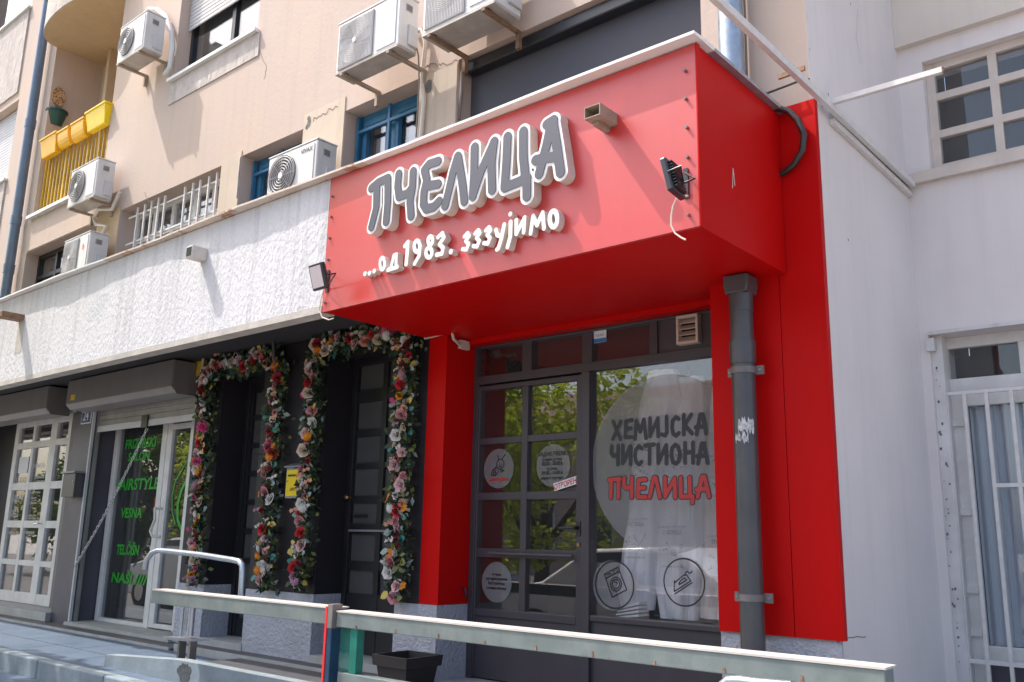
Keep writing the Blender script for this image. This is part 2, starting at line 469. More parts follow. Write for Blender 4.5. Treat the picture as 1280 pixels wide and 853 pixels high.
def put(name, mb, m, parent=None, smooth=False, label=None, cat=None, group=None, kind=None, bevel=0.0, origin=None, fixn=True):
    if origin is not None and parent is None:
        mb.v = [(a - origin[0], b - origin[1], c - origin[2]) for a, b, c in mb.v]
    o = bpy.data.objects.new(name, mesh_of(name, mb, m, smooth, fixn))
    col.objects.link(o)
    if origin is not None and parent is None:
        o.location = origin
    if parent is not None:
        o.parent = parent
        if parent.parent is None and parent.type == 'EMPTY':
            o.location = tuple(-q for q in parent.location)
    if label: o['label'] = label
    if cat: o['category'] = cat
    if group: o['group'] = group
    if kind: o['kind'] = kind
    if bevel > 0:
        md = o.modifiers.new('bevel', 'BEVEL')
        md.width = bevel
        md.segments = 2
        md.limit_method = 'ANGLE'
        md.angle_limit = math.radians(50)
    return o


def thing(name, label, cat, loc=(0, 0, 0), group=None):
    o = bpy.data.objects.new(name, None)
    o.empty_display_size = 0.1
    col.objects.link(o)
    o.location = tuple(float(q) for q in loc)
    o['label'] = label
    o['category'] = cat
    if group: o['group'] = group
    return o


def ground(name, mb, m, **k):
    return put(name, mb, m, kind='structure', **k)


def inst(name, me, parent, p, rot=(0, 0, 0), s=1.0):
    """a part sharing mesh data, at world point p under a thing"""
    o = bpy.data.objects.new(name, me)
    col.objects.link(o)
    o.parent = parent
    o.location = tuple(p[i] - parent.location[i] for i in range(3))
    o.rotation_euler = rot
    o.scale = (s, s, s) if isinstance(s, (int, float)) else s
    return o


def holed_wall(x0, x1, z0, z1, y, holes, depth):
    """front face of a wall with openings and their reveals"""
    mb = MB()
    xs = sorted(set([x0, x1] + [h[0] for h in holes] + [h[1] for h in holes]))
    zs = sorted(set([z0, z1] + [h[2] for h in holes] + [h[3] for h in holes]))
    xs = [x for x in xs if x0 <= x <= x1]
    zs = [z for z in zs if z0 <= z <= z1]
    for i in range(len(xs) - 1):
        for j in range(len(zs) - 1):
            cx, cz = (xs[i] + xs[i + 1]) / 2, (zs[j] + zs[j + 1]) / 2
            if any(h[0] < cx < h[1] and h[2] < cz < h[3] for h in holes):
                continue
            mb.box(xs[i], xs[i + 1], y, y + 0.3, zs[j], zs[j + 1])
    # weld so that only outer faces stay
    me = bpy.data.meshes.new('t')
    me.from_pydata(mb.v, [], mb.f)
    b = bmesh.new()
    b.from_mesh(me)
    bmesh.ops.remove_doubles(b, verts=b.verts, dist=1e-5)
    seen = {}
    for f in b.faces:
        seen.setdefault(tuple(sorted(v.index for v in f.verts)), []).append(f)
    dead = [f for fl in seen.values() if len(fl) > 1 for f in fl]
    bmesh.ops.delete(b, geom=dead, context='FACES')
    b.verts.index_update()
    out = MB()
    out.v = [tuple(v.co) for v in b.verts]
    out.f = [tuple(v.index for v in f.verts) for f in b.faces]
    b.free()
    bpy.data.meshes.remove(me)
    return out


# ------------------------------------------------------------------ stroke lettering
def glyph(strokes, rad, grow, y_front, y_back, step=0.004, holes_ok=True):
    """solid letter from brush strokes (polylines in x,z metres; radius per stroke) by marching squares"""
    segs = []
    for s in strokes:
        pts, rr = (s[0], s[1]) if isinstance(s, tuple) and isinstance(s[0], list) else (s, rad)
        for i in range(max(1, len(pts) - 1)):
            a = pts[i]
            b = pts[min(i + 1, len(pts) - 1)]
            segs.append((a[0], a[1], b[0], b[1], rr))
    allx = [s[0] for s in segs] + [s[2] for s in segs]
    allz = [s[1] for s in segs] + [s[3] for s in segs]
    mr = max(s[4] for s in segs) + grow + 3 * step
    gx = np.arange(min(allx) - mr, max(allx) + mr, step)
    gz = np.arange(min(allz) - mr, max(allz) + mr, step)
    X, Z = np.meshgrid(gx, gz, indexing='ij')
    D = np.full(X.shape, 1e9)
    for ax, az, bx, bz, r in segs:
        dx, dz = bx - ax, bz - az
        l2 = dx * dx + dz * dz + 1e-12
        t = np.clip(((X - ax) * dx + (Z - az) * dz) / l2, 0, 1)
        D = np.minimum(D, np.hypot(X - ax - t * dx, Z - az - t * dz) - r)
    D = D - grow
    nx, nz = D.shape
    vid = {}
    vs, faces, rim = [], [], []

    def vert(key, x, z):
        if key not in vid:
            vid[key] = len(vs)
            vs.append((x, z))
        return vid[key]
    ins = D < 0
    cells = np.argwhere((ins[:-1, :-1] | ins[1:, :-1] | ins[:-1, 1:] | ins[1:, 1:]))
    for i, j in cells:
        cs = [(i, j), (i + 1, j), (i + 1, j + 1), (i, j + 1)]
        poly, cross = [], []
        for k in range(4):
            p, q = cs[k], cs[(k + 1) % 4]
            dp, dq = D[p], D[q]
            if dp < 0:
                poly.append(vert(('v',) + p, gx[p[0]], gz[p[1]]))
            if (dp < 0) != (dq < 0):
                t = dp / (dp - dq)
                a, b = (p, q) if p < q else (q, p)
                w = vert(('e',) + a + b, gx[p[0]] + t * (gx[q[0]] - gx[p[0]]), gz[p[1]] + t * (gz[q[1]] - gz[p[1]]))
                poly.append(w)
                cross.append((w, dp < 0))
        if len(poly) >= 3:
            faces.append(poly)
        if len(cross) == 2:
            rim.append((cross[0][0], cross[1][0]))
    mb = MB()
    n = len(vs)
    V = [(x, y_front, z) for x, z in vs]
    Fc = [tuple(f) for f in faces]
    nfront = len(Fc)
    if y_back is not None:
        V += [(x, y_back, z) for x, z in vs]
        Fc += [(a, b, b + n, a + n) for a, b in rim]
    mb.add(V, Fc)
    return mb, nfront


def put_letter(name, strokes, rad, grow, yf, yb, m_face, m_side, parent, step=0.004, **k):
    mb, nf = glyph(strokes, rad, grow, yf, yb, step)
    o = put(name, mb, [m_face, m_side], parent, fixn=False, **k)
    for i, p in enumerate(o.data.polygons):
        p.material_index = 0 if i < nf else 1
    return o


def text_mesh(body, size, x, z, y, shear=0.0, squeeze=1.0, bold=0.0, slope=0.0, align='LEFT'):
    cu = bpy.data.curves.new('t', 'FONT')
    cu.body = body
    cu.size = size
    cu.shear = shear
    cu.offset = bold
    cu.align_x = align
    cu.resolution_u = 3
    o = bpy.data.objects.new('t', cu)
    col.objects.link(o)
    bpy.context.view_layer.update()
    me = bpy.data.meshes.new_from_object(o)
    mb = MB()
    mb.v = [(x + v.co.x * squeeze, y, z + v.co.y + v.co.x * squeeze * slope) for v in me.vertices]
    mb.f = [tuple(p.vertices) for p in me.polygons]
    bpy.data.objects.remove(o)
    bpy.data.curves.remove(cu)
    bpy.data.meshes.remove(me)
    return mb


# ------------------------------------------------------------------ planes of the place
F, W, S, R = 3.30, 4.22, 4.49, 5.80      # canopy front, wall, shop glazing, recess back wall
XC = -1.62                               # outer corner where the building steps back
FL = 0.10                                # terrace level

# ================================================================== ground
ground('street', MB().box(-60, 60, -60, 1.2, -0.8, -0.52), 'asphalt')
ground('ground', MB().box(-300, 300, -300, 300, -1.0, -0.80), 'sidewalk')
ground('pavement', MB().box(-40, 30, 1.2, 12, -0.9, -0.40), 'sidewalk')
# terrace: paved strip with kerb on the left, slightly raised floor along the shops
ground('lower_pavement', MB().box(-40, 30, 2.55, 3.0, -0.60, -0.050), 'pave')
ground('lower_terrace', MB().box(-30, 3.0, 3.105, 3.985, -0.40, 0.070), 'pave')
ground('terrace_floor', MB().box(-30, -6.95, 4.0, 7.5, -0.40, 0.092), 'pave_dark')
ground('terrace_floor', MB().box(-6.95, 8, 4.045, 7.5, -0.40, 0.118), 'pave_dark')
ground('terrace_edge', MB().box(-30, -6.95, 3.985, 4.0, 0.0, 0.100), 'stone_edge')
ground('terrace_edge', MB().box(-6.945, 3.0, 4.028, 4.045, 0.0, 0.126), 'stone_edge')
ground('side_ground', MB().box(3.0, 30, 3.0, 12, -0.5, -0.051), 'sidewalk')
kerb = thing('terrace_kerb', 'pale concrete kerb stones along the front edge of the sky-tinted terrace', 'kerb', (-8, 3.05, -0.05))
x = -16.0
while x < 1:
    put('kerb_stone', MB().box(x + 0.004, x + 0.996, 3.003, 3.102, -0.06, 0.082), 'concrete', kerb, bevel=0.010)
    x += 1.0
slabs = thing('paving_slabs', 'smooth grey paving slabs of the terrace at the lower left, tinted with the blue of the sky', 'paving', (-8, 3.5, 0.07))
x = -15.0
k = 0
while x < -4.4:
    for y_, y2_ in ((3.107, 3.50), (3.506, 3.982)):
        put('paving_slab', MB().box(x + 0.003 + 0.3 * (y_ > 3.3), x + 0.897 + 0.3 * (y_ > 3.3), y_, y2_, 0.060, 0.078 + 0.0015 * (k % 2)), 'pave', slabs)
        k += 1
    x += 0.9
# low concrete side wall of the ramp
landing = thing('ramp_side_wall', 'low pale concrete ramp wall with a blackened stain below the handrail foot', 'wall', (-5.0, 3.24, 0.08))
xl0 = P(130, 833, 1, 3.205)[0]
prof_ = [(xl0, 0.0), (xl0, 0.155), (xl0 + 0.95, 0.212), (3.0, 0.212), (3.0, 0.0)]
put('ramp_wall', MB().prism(prof_, 1, 3.205, 3.29), 'concrete', landing)
stn = P(230, 838, 1, 3.203)
mb_s = MB()
rs_ = random.Random(5)
pts_s = [(stn[0] + (0.075 + rs_.uniform(-.02, .02)) * math.cos(a), max(0.085, 0.150 + (0.055 + rs_.uniform(-.012, .012)) * math.sin(a))) for a in [2 * math.pi * i / 22 for i in range(22)]]
put('stain', MB().prism(pts_s, 1, 3.2035, 3.2045), mat('soot_stain', (0.035, 0.035, 0.037), 0.9, var=0.6, vs=30, c2=(0.10, 0.115, 0.125)), landing)
put('ramp_floor', MB().box(xl0 + 0.4, 2.99, 3.291, 4.026, 0.0, 0.105), 'pave_dark', landing)

# ================================================================== the building
bld = thing('apartment_building', 'beige plastered apartment building with ground floor shops and a white rough canopy parapet', 'building', (-6, 5, -0.4))
HOLES = {}


def hole(name, x0, x1, z0, z1):
    HOLES[name] = (x0, x1, z0, z1)
    return x0, x1, z0, z1


Z3 = 3.06
top_z = 9.9
tw = hole('top', PX(216, 102, W), PX(322, 38, W), PZ(216, 101, W), PZ(216, 101, W) + 1.5)
gw = hole('grid', PX(151, 263, W), PX(277, 213, W), Z3, PZ(151, 263, W))
b1 = hole('blue1', PX(432, 139, W), PX(525, 110, W), Z3, PZ(432, 139, W))
b2 = hole('blue2', PX(303, 195, W), PX(379.5, 164, W), Z3, PZ(320, 187.5, W))
dw = hole('dark', PX(571, 140, W), PX(876, 20, W), Z3, PZ(580, 72, W))
lw = hole('low', PX(33, 317, W), PX(121, 283, W), Z3, PZ(33, 317, W))
nb = hole('niche', -11.59, -9.74, PZ(40, 273, W), 7.215)
nb2 = hole('niche2', -11.59, -9.74, 7.6, top_z + 1)
sw = hole('shut', -15.2, PX(24, 124, W), PZ(10, 224, W), PZ(24, 124, W))
tl = hole('topleft', -15.2, PX(39, 10, W), PZ(38, 10, W), top_z + 1)
up = holed_wall(-20, XC, Z3, top_z + 1.4, W, list(HOLES.values()), 0.3)
put('wall', up, 'wall_beige', bld, label='sun-lit beige plaster wall above the canopy')
# cream repair strips / piers between the low windows, a few mm proud
put('pier', MB().box(b2[1] + 0.004, b1[0] - 0.004, W - 0.008, W + 0.02, Z3, b2[3] + 0.12), 'wall_cream', bld, label='cream pier between the two blue windows')
put('pier', MB().box(gw[1] + 0.004, b2[0] - 0.004, W - 0.008, W + 0.02, Z3, b2[3] + 0.05), 'wall_cream', bld, label='cream pier right of the barred white window')
put('pier', MB().box(b1[1] + 0.004, dw[0] - 0.004, W - 0.008, W + 0.02, Z3, dw[3] - 0.02), 'wall_cream', bld, label='cracked cream pier left of the dark blind')
put('pier', MB().box(lw[1] + 0.02, gw[0] - 0.004, W - 0.008, W + 0.02, Z3, gw[3] + 0.03), 'soffit_tan', bld)
# rough grey aprons below windows
put('apron', MB().box(tw[0] - 0.02, tw[1] + 0.06, W - 0.012, W + 0.02, tw[2] - 0.28, tw[2] - 0.03), 'grey_render', bld, label='rough grey concrete apron below the upper window')
put('apron', MB().box(-16, tl[1], W - 0.02, W + 0.02, sw[3] + 0.12, tl[2] - 0.03), 'grey_render', bld, label='rough grey render panel at the far left')
put('apron', MB().box(-16, sw[1], W - 0.02, W + 0.02, sw[2] - 0.9, sw[2] - 0.03), 'grey_render', bld)
put('apron', MB().box(nb[0], nb[1], W - 0.012, W + 0.02, nb[2] - 0.45, nb[2] - 0.02), 'wall_beige', bld)
# window sills
for (h, dx) in ((tw, 0.06), (sw, 0.0), (tl, 0.0)):
    put('window_sill', MB().box(h[0] - 0.03, h[1] + 0.03, W - 0.055, W + 0.14, h[2] - 0.028, h[2] + 0.004), 'coping', bld)
put('window_sill', MB().box(nb[0] - 0.03, nb[1] + 0.03, W - 0.07, W + 0.3, nb[2] - 0.035, nb[2] + 0.004), 'coping', bld)
# niche interior (balcony)
ny = W + 0.62
for (z0_, z1_) in ((nb[2] - 0.1, nb[3] + 0.02), (7.6, 11.2)):
    put('niche_wall', MB().box(nb[0] - 0.05, nb[1] + 0.05, ny, ny + 0.05, z0_, z1_), 'wall_beige', bld, label='shaded back wall of the balcony niche')
    put('niche_wall', MB().box(nb[0] - 0.05, nb[0] - 0.001, W + 0.301, ny, z0_, z1_), 'wall_beige', bld)
    put('niche_wall', MB().box(nb[1] + 0.001, nb[1] + 0.05, W + 0.301, ny, z0_, z1_), 'wall_beige', bld)
put('niche_wall', MB().box(-11.10, -11.02, W + 0.45, ny, nb[2], nb[3]), 'soffit_tan', bld)
put('niche_ceiling', MB().box(nb[0] - 0.05, nb[1] + 0.05, W + 0.45, ny + 0.05, 7.185, 7.30), 'soffit_tan', bld)
put('niche_floor', MB().box(nb[0] - 0.05, nb[1] + 0.05, W + 0.3, ny + 0.05, nb[2] - 0.1, nb[2] - 0.01), 'soffit_tan', bld)
# rounded balcony slab above the niche
cx, hw, bulge = -10.665, 0.925, 0.36
pts = [(cx - hw, W + 0.5)] + [(cx - hw * math.cos(t), W - bulge * math.sin(t) ** 0.8) for t in [math.pi * k / 24 for k in range(25)]] + [(cx + hw, W + 0.5)]
put('balcony_slab', MB().prism(pts, 2, 7.19, 7.34), 'soffit_tan', bld, label='tan underside of the rounded balcony')
ptf = [(x_, y_ - 0.012 if y_ < W else y_) for x_, y_ in pts]
mb = MB()
for i in range(1, len(pts) - 2):
    (xa, ya), (xb, yb) = ptf[i], ptf[i + 1]
    mb.add([(xa, ya, 7.2), (xb, yb, 7.2), (xb, yb, 7.72), (xa, ya, 7.72), (xa, ya + 0.08, 7.2), (xb, yb + 0.08, 7.2), (xb, yb + 0.08, 7.72), (xa, ya + 0.08, 7.72)],
           [(0, 1, 2, 3), (7, 6, 5, 4), (3, 2, 6, 7), (0, 4, 5, 1)])
put('balcony_parapet', mb, 'grey_render', bld, label='curved white balcony parapet')
put('balcony_rail', MB().tube([(x_, y_ - 0.03, 7.73) for x_, y_ in ptf[1:-1]], 0.022, 8), 'black_metal', bld, smooth=True)

# rooms behind the openings so that no daylight leaks in
mb = MB()
mb.box(-20, -1.7, W + 1.6, W + 1.7, -0.4, 11.3)
put('inner_wall', mb, 'interior', bld)
mb = MB().box(-20, XC - 0.05, W + 0.31, W + 1.6, 2.95, 3.05).box(-20, XC - 0.05, W, W + 1.6, 11.2, 11.3)
put('inner_floor', mb, 'interior', bld)


def win(x0, x1, z0, z1, y, xs, zs, fw, bw, mf, mg='glass_win', label=None, depth=0.06, parent=bld, name='window', back='interior', skip=()):
    """frame as a part, glazing bars and panes as its sub-parts; xs, zs = bar centre positions"""
    fr = MB()
    fr.box(x0, x0 + fw, y, y + depth, z0, z1).box(x1 - fw, x1, y, y + depth, z0, z1)
    fr.box(x0 + fw, x1 - fw, y, y + depth, z1 - fw, z1).box(x0 + fw, x1 - fw, y, y + depth, z0, z0 + fw)
    o = put(name, fr, mf, parent, label=label, bevel=0.004)
    ex = [x0 + fw] + list(xs) + [x1 - fw]
    ez = [z0 + fw] + list(zs) + [z1 - fw]
    for xx in xs:
        put('glazing_bar', MB().box(xx - bw / 2, xx + bw / 2, y + 0.004, y + depth - 0.004, z0 + fw, z1 - fw), mf, o)
    for zz in zs:
        mb_ = MB()
        for i in range(len(ex) - 1):
            xa = ex[i] + (bw / 2 if i else 0)
            xb = ex[i + 1] - (bw / 2 if i + 1 < len(ex) - 1 else 0)
            mb_.box(xa, xb, y + 0.006, y + depth - 0.006, zz - bw / 2, zz + bw / 2)
        put('glazing_bar', mb_, mf, o)
    for i in range(len(ex) - 1):
        for j in range(len(ez) - 1):
            if (i, j) in skip: continue
            xa = ex[i] + (bw / 2 if i else 0)
            xb = ex[i + 1] - (bw / 2 if i + 1 < len(ex) - 1 else 0)
            za = ez[j] + (bw / 2 if j else 0)
            zb = ez[j + 1] - (bw / 2 if j + 1 < len(ez) - 1 else 0)
            put('pane', MB().box(xa, xb, y + depth * 0.5, y + depth * 0.5 + 0.006, za, zb), mg, o)
    if back:
        put('window_room', MB().box(x0, x1, y + 0.45, y + 0.5, z0, z1), back, o)
    return o


# upper windows
wy = W + 0.15
xg = PX(241, 60, wy)
o = win(tw[0], tw[1] + 0.0, tw[2], tw[3], wy, [PX(292, 25, wy)], [], 0.05, 0.06, 'black_frame', label='dark framed window with a half lowered grey roller shutter')
zs_ = PZ(241, 38, wy - 0.03)
z = zs_
while z < tw[3] - 0.02:
    put('shutter_slat', MB().box(tw[0] + 0.01, tw[1] - 0.01, wy - 0.045, wy - 0.03, z + 0.003, z + 0.042), 'slat_light', o, bevel=0.004)
    z += 0.045
o = win(-15.2, sw[1], sw[2], sw[3], wy, [], [], 0.05, 0.05, 'white_frame', label='window at the far left closed by a pale roller shutter')
z = sw[2]
while z < sw[3] - 0.02:
    put('shutter_slat', MB().box(-15.2, sw[1] - 0.04, wy - 0.045, wy - 0.03, z + 0.003, z + 0.042), 'slat_light', o)
    z += 0.045
win(-15.2, tl[1], tl[2], tl[3], W + 0.2, [tl[1] - 0.55], [], 0.08, 0.08, 'black_frame', label='dark window in the top left corner')
wy = W + 0.17
o = win(gw[0], gw[1] + 0.0, gw[2], gw[3], wy, [gw[0] + 0.42, gw[0] + 0.80, gw[0] + 1.22, gw[0] + 1.56], [PZ(200, 291, wy)], 0.07, 0.06, 'white_frame', label='white framed window behind white bars')
grl = thing('window_bars', 'white steel bars in front of the low white window above the canopy', 'window bars', ((gw[0] + gw[1]) / 2, W + 0.04, Z3))
for u_ in (172, 181, 189.5, 198, 206, 231, 241, 250, 261, 271):
    xx = PX(u_, 270 - (u_ - 170) * 0.4, W + 0.04)
    put('bar', MB().box(xx - 0.009, xx + 0.009, W + 0.03, W + 0.048, Z3, gw[3] - 0.03), 'grille_white', grl)
for v0 in (303, 259):
    zz = PZ(172, v0 + 0, W + 0.04)
for zz in (PZ(169, 302, W + 0.05), PZ(169, 270, W + 0.05)):
    put('cross_bar', MB().box(gw[0] + 0.1, gw[1] - 0.02, W + 0.049, W + 0.062, zz - 0.009, zz + 0.009), 'grille_white', grl)


def blue_window(h, lab, xsp):
    wy_ = W + 0.16
    o_ = win(h[0], h[1], h[2], h[3], wy_, xsp, [], 0.05, 0.05, 'blue_frame', label=lab)
    ed = [h[0] + 0.05] + [q - 0.025 for q in xsp], [q + 0.025 for q in xsp] + [h[1] - 0.05]
    # inner sashes
    for a_, b_ in zip([h[0] + 0.05] + [q + 0.025 for q in xsp], [q - 0.025 for q in xsp] + [h[1] - 0.05]):
        sb = MB()
        y0, y1 = wy_ - 0.012, wy_ + 0.03
        t = 0.05
        za, zb = h[2] + 0.05, h[3] - 0.06
        sb.box(a_ + .008, a_ + t, y0, y1, za, zb).box(b_ - t, b_ - .008, y0, y1, za, zb).box(a_ + t, b_ - t, y0, y1, zb - t, zb).box(a_ + t, b_ - t, y0, y1, za, za + t)
        put('sash', sb, 'blue_frame', o_, bevel=0.004)
        put('curtain', MB().box(a_ + t, b_ - t, wy_ + 0.1, wy_ + 0.11, za, zb - 0.12), 'lace', o_)
    # outside security rails
    for q in range(4):
        zz = h[3] - 0.16 - q * 0.27
        if zz > h[2]:
            put('cross_bar', MB().box(h[0] + 0.02, h[1] - 0.02, wy_ - 0.05, wy_ - 0.03, zz - 0.013, zz + 0.013), 'blue_frame', o_)
    for q in [h[0] + 0.03] + xsp + [h[1] - 0.03]:
        put('bar', MB().box(q - 0.012, q + 0.012, wy_ - 0.052, wy_ - 0.028, h[2], h[3] - 0.02), 'blue_frame', o_)


blue_window(b1, 'blue framed window right of the cream pier', [PX(493, 130, W + 0.16)])
blue_window(b2, 'blue framed window behind the low air conditioner', [(b2[0] + b2[1]) / 2])
wy = W + 0.15
win(lw[0], lw[1], lw[2], lw[3], wy, [PX(69, 330, wy)], [PZ(60, 343, wy)], 0.05, 0.05, 'black_frame', label='dark framed window low at the left, behind the air conditioner')

# big opening closed by a charcoal outdoor blind
o = win(dw[0], dw[1], dw[2], dw[3], W + 0.20, [dw[0] + 0.6, dw[0] + 1.2], [], 0.06, 0.05, 'black_frame', 'glass_win', label='large window behind the charcoal blind')
blind = thing('outdoor_blind', 'lowered charcoal fabric blind filling the wide opening behind the red sign box', 'blind', ((dw[0] + dw[1]) / 2, W + 0.05, Z3))
xb0 = PX(589, 115, W + 0.14)
zb = PZ(641, 73, W + 0.14)
put('fabric', MB().box(xb0, dw[1] - 0.025, W + 0.14, W + 0.146, Z3, zb), 'blind', blind)
put('bottom_bar', MB().box(xb0, dw[1] - 0.025, W + 0.134, W + 0.152, zb - 0.004, zb + 0.018), 'black_metal', blind)
put('cassette', MB().box(dw[0] + 0.03, dw[1] - 0.02, W + 0.04, W + 0.13, dw[3] - 0.10, dw[3] - 0.012), 'black_metal', blind, bevel=0.012)
put('side_rail', MB().box(dw[1] - 0.02, dw[1] - 0.002, W + 0.12, W + 0.17, Z3, dw[3] - 0.1), 'black_metal', blind)
put('side_rail', MB().box(xb0 - 0.03, xb0 - 0.006, W + 0.12, W + 0.17, Z3, dw[3] - 0.1), 'cream_frame', blind)

# canopy: roof slab, white rough parapet, coping
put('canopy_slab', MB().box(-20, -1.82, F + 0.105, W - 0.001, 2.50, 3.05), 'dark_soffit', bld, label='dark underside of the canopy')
XS = -4.36                                          # parapet ends / red box begins
put('parapet', MB().box(-20, XS - 0.002, F, F + 0.10, 2.375, 3.20), 'parapet', bld, label='rough white rendered parapet of the canopy')
put('parapet_lip', MB().box(-20, XS - 0.002, F - 0.004, F + 0.10, 2.33, 2.372), 'lip', bld)
x = -20.0
mb = MB()
cop = thing('parapet_coping', 'thin white metal coping along the canopy parapet, rusty near the red box', 'coping', (-6, F, 3.2))
seg = [(-20, -9.2, 'coping'), (-9.2, -7.3, 'coping'), (-7.3, -5.1, 'coping_rust'), (-5.1, -4.0, 'coping_rust'), (-4.0, -1.745, 'letter_white')]
rnd = random.Random(3)
for x0, x1, mm in seg:
    # slightly wavy outer edge, bent as thin sheet is
    n = max(2, int((x1 - x0) / 0.18))
    mb = MB()
    xs = [x0 + (x1 - x0) * k / n for k in range(n + 1)]
    ov = [0.058 + 0.010 * math.sin(xx * 2.1) + rnd.uniform(-0.004, 0.004) for xx in xs]
    vs, fs = [], []
    for xx, e in zip(xs, ov):
        vs += [(xx, F - e, 3.206), (xx, F - e, 3.220), (xx, F + 0.12, 3.232), (xx, F + 0.12, 3.206)]
    for k in range(n):
        for j in range(4):
            fs.append((k * 4 + j, k * 4 + (j + 1) % 4, k * 4 + 4 + (j + 1) % 4, k * 4 + 4 + j))
    fs += [(0, 1, 2, 3), (n * 4 + 3, n * 4 + 2, n * 4 + 1, n * 4)]
    put('coping_strip', mb.add(vs, fs), mm, cop)
put('coping_strip', MB().box(-1.795, -1.742, F + 0.125, W - 0.002, 3.203, 3.222), 'galv', cop)

# ================================================================== red sign box
sb = thing('sign_box', 'big red metal clad sign box projecting over the shop entrance', 'sign box', (-3.0, 3.8, 2.33))
put('front_panel', MB().box(XS, -1.776, F, F + 0.02, 2.332, 3.20), 'red_front', sb, label='red front panel, sun sheen mixed into its paler tone')
put('side_panel', MB().box(-1.795, -1.777, F + 0.021, W - 0.035, 2.332, 3.20), 'red', sb)
put('soffit_panel', MB().box(XS + 0.003, -1.797, F + 0.022, W + 0.002, 2.334, 2.350), 'red', sb, label='red underside')
put('soffit_panel', MB().box(-4.179, -2.206, W + 0.003, S + 0.02, 2.334, 2.350), 'red', sb)
put('soffit_trim', MB().box(-4.178, -2.207, S - 0.09, S - 0.002, 2.300, 2.333), 'red', sb)
put('corner_trim', MB().box(-1.7765, -1.770, F - 0.002, F + 0.03, 2.330, 3.20), 'red', sb)
for u_, v_ in ((857, 89), (857.5, 124), (859, 160), (860, 197), (861, 269), (416, 246), (414.5, 271.5), (412.5, 298), (410.5, 325), (407, 379)):
    p = P(u_, v_, 1, F)
    put('screw', MB().cyl((p[0], F + 0.001, p[2]), (p[0], F - 0.014, p[2]), 0.0075, 8), 'post_grey', sb)
# faded scratch on the side face
mb, _ = glyph([[(0, 0), (0.012, 0.10), (0.025, 0.02)]], 0.003, 0, 0, None, 0.002)
q = P(915, 225, 0, -1.777)
put('scratch', MB().add([(-1.7755, q[1] + a_[0], q[2] - 0.04 + a_[2]) for a_ in mb.v], mb.f), 'letter_side', sb)

# lettering on the box
CR = 4.5607


def tr(pts, ox, oy, y, s=CR):
    out = []
    for (a_, b_) in pts:
        q_ = P(ox + a_ / s, oy + b_ / s, 1, y)
        out.append((q_[0], q_[2]))
    return out


YB = F - 0.066
sgn = thing('shop_sign', 'large grey and white raised letters ПЧЕЛИЦА on the red box front', 'sign letters', (-3.1, F, 2.8))
G = {
    'П': [[(112, 482), (150, 450), (205, 424)], [(143, 465), (140, 590), (112, 702)], [(206, 428), (205, 560), (196, 672)]],
    'Ч': [[(268, 400), (262, 470), (270, 530), (318, 512), (342, 480)], [(350, 386), (346, 480), (332, 560), (338, 640)]],
    'Е': [[(492, 328), (440, 345), (414, 378), (428, 432), (412, 500), (408, 570), (425, 600), (468, 588), (498, 556)], [(425, 470), (492, 458)]],
    'Л': [[(604, 300), (577, 390), (557, 480), (532, 582)], [(606, 302), (622, 400), (634, 480), (642, 556)]],
    'И': [[(700, 248), (698, 380), (690, 528)], [(692, 520), (735, 390), (812, 216)], [(810, 218), (796, 350), (800, 492)]],
    'Ц': [[(888, 188), (882, 330), (872, 468)], [(872, 478), (935, 452), (1000, 424)], [(978, 158), (978, 300), (990, 425)], [(998, 430), (998, 528)]],
    'А': [[(1138, 106), (1112, 230), (1068, 400)], [(1146, 104), (1170, 250), (1190, 392)], [(1048, 322), (1110, 308), (1172, 302)], [(1112, 118), (1150, 94)]],
}
for gi, (ch, st) in enumerate(G.items()):
    YB = F - 0.060 - 0.0007 * gi
    ws = [tr(s, 440, 130, YB) for s in st]
    o = put_letter('letter', ws, 0.0265, 0.0165, YB, F - 0.002, 'letter_white', 'letter_side', sgn, 0.005, label='letter ' + ch + ', grey face with a white rim')
    put_letter('letter_face', ws, 0.0265, 0.0, YB - 0.005, YB - 0.001, 'letter_grey', 'letter_grey', o, 0.005)
# slogan
slo = thing('slogan_sign', 'small white raised script letters ...од 1983. зззујимо below the big name', 'sign letters', (-3.1, F, 2.5))
YS = F - 0.046
SL = [('.', [[(73, 513)]], .0145), ('.', [[(99, 509)]], .0145), ('.', [[(126, 497)]], .0145)]


def ell(cx_, cy_, rx, ry, a0=0, a1=360, n=14):
    return [(cx_ + rx * math.cos(math.radians(a0 + (a1 - a0) * k / n)), cy_ + ry * math.sin(math.radians(a0 + (a1 - a0) * k / n))) for k in range(n + 1)]


def ze(dx, dy):
    return [[(640 + dx, 300 + dy), (658 + dx, 281 + dy), (668 + dx, 298 + dy), (648 + dx, 325 + dy), (664 + dx, 342 + dy), (652 + dx, 374 + dy), (630 + dx, 372 + dy)]]


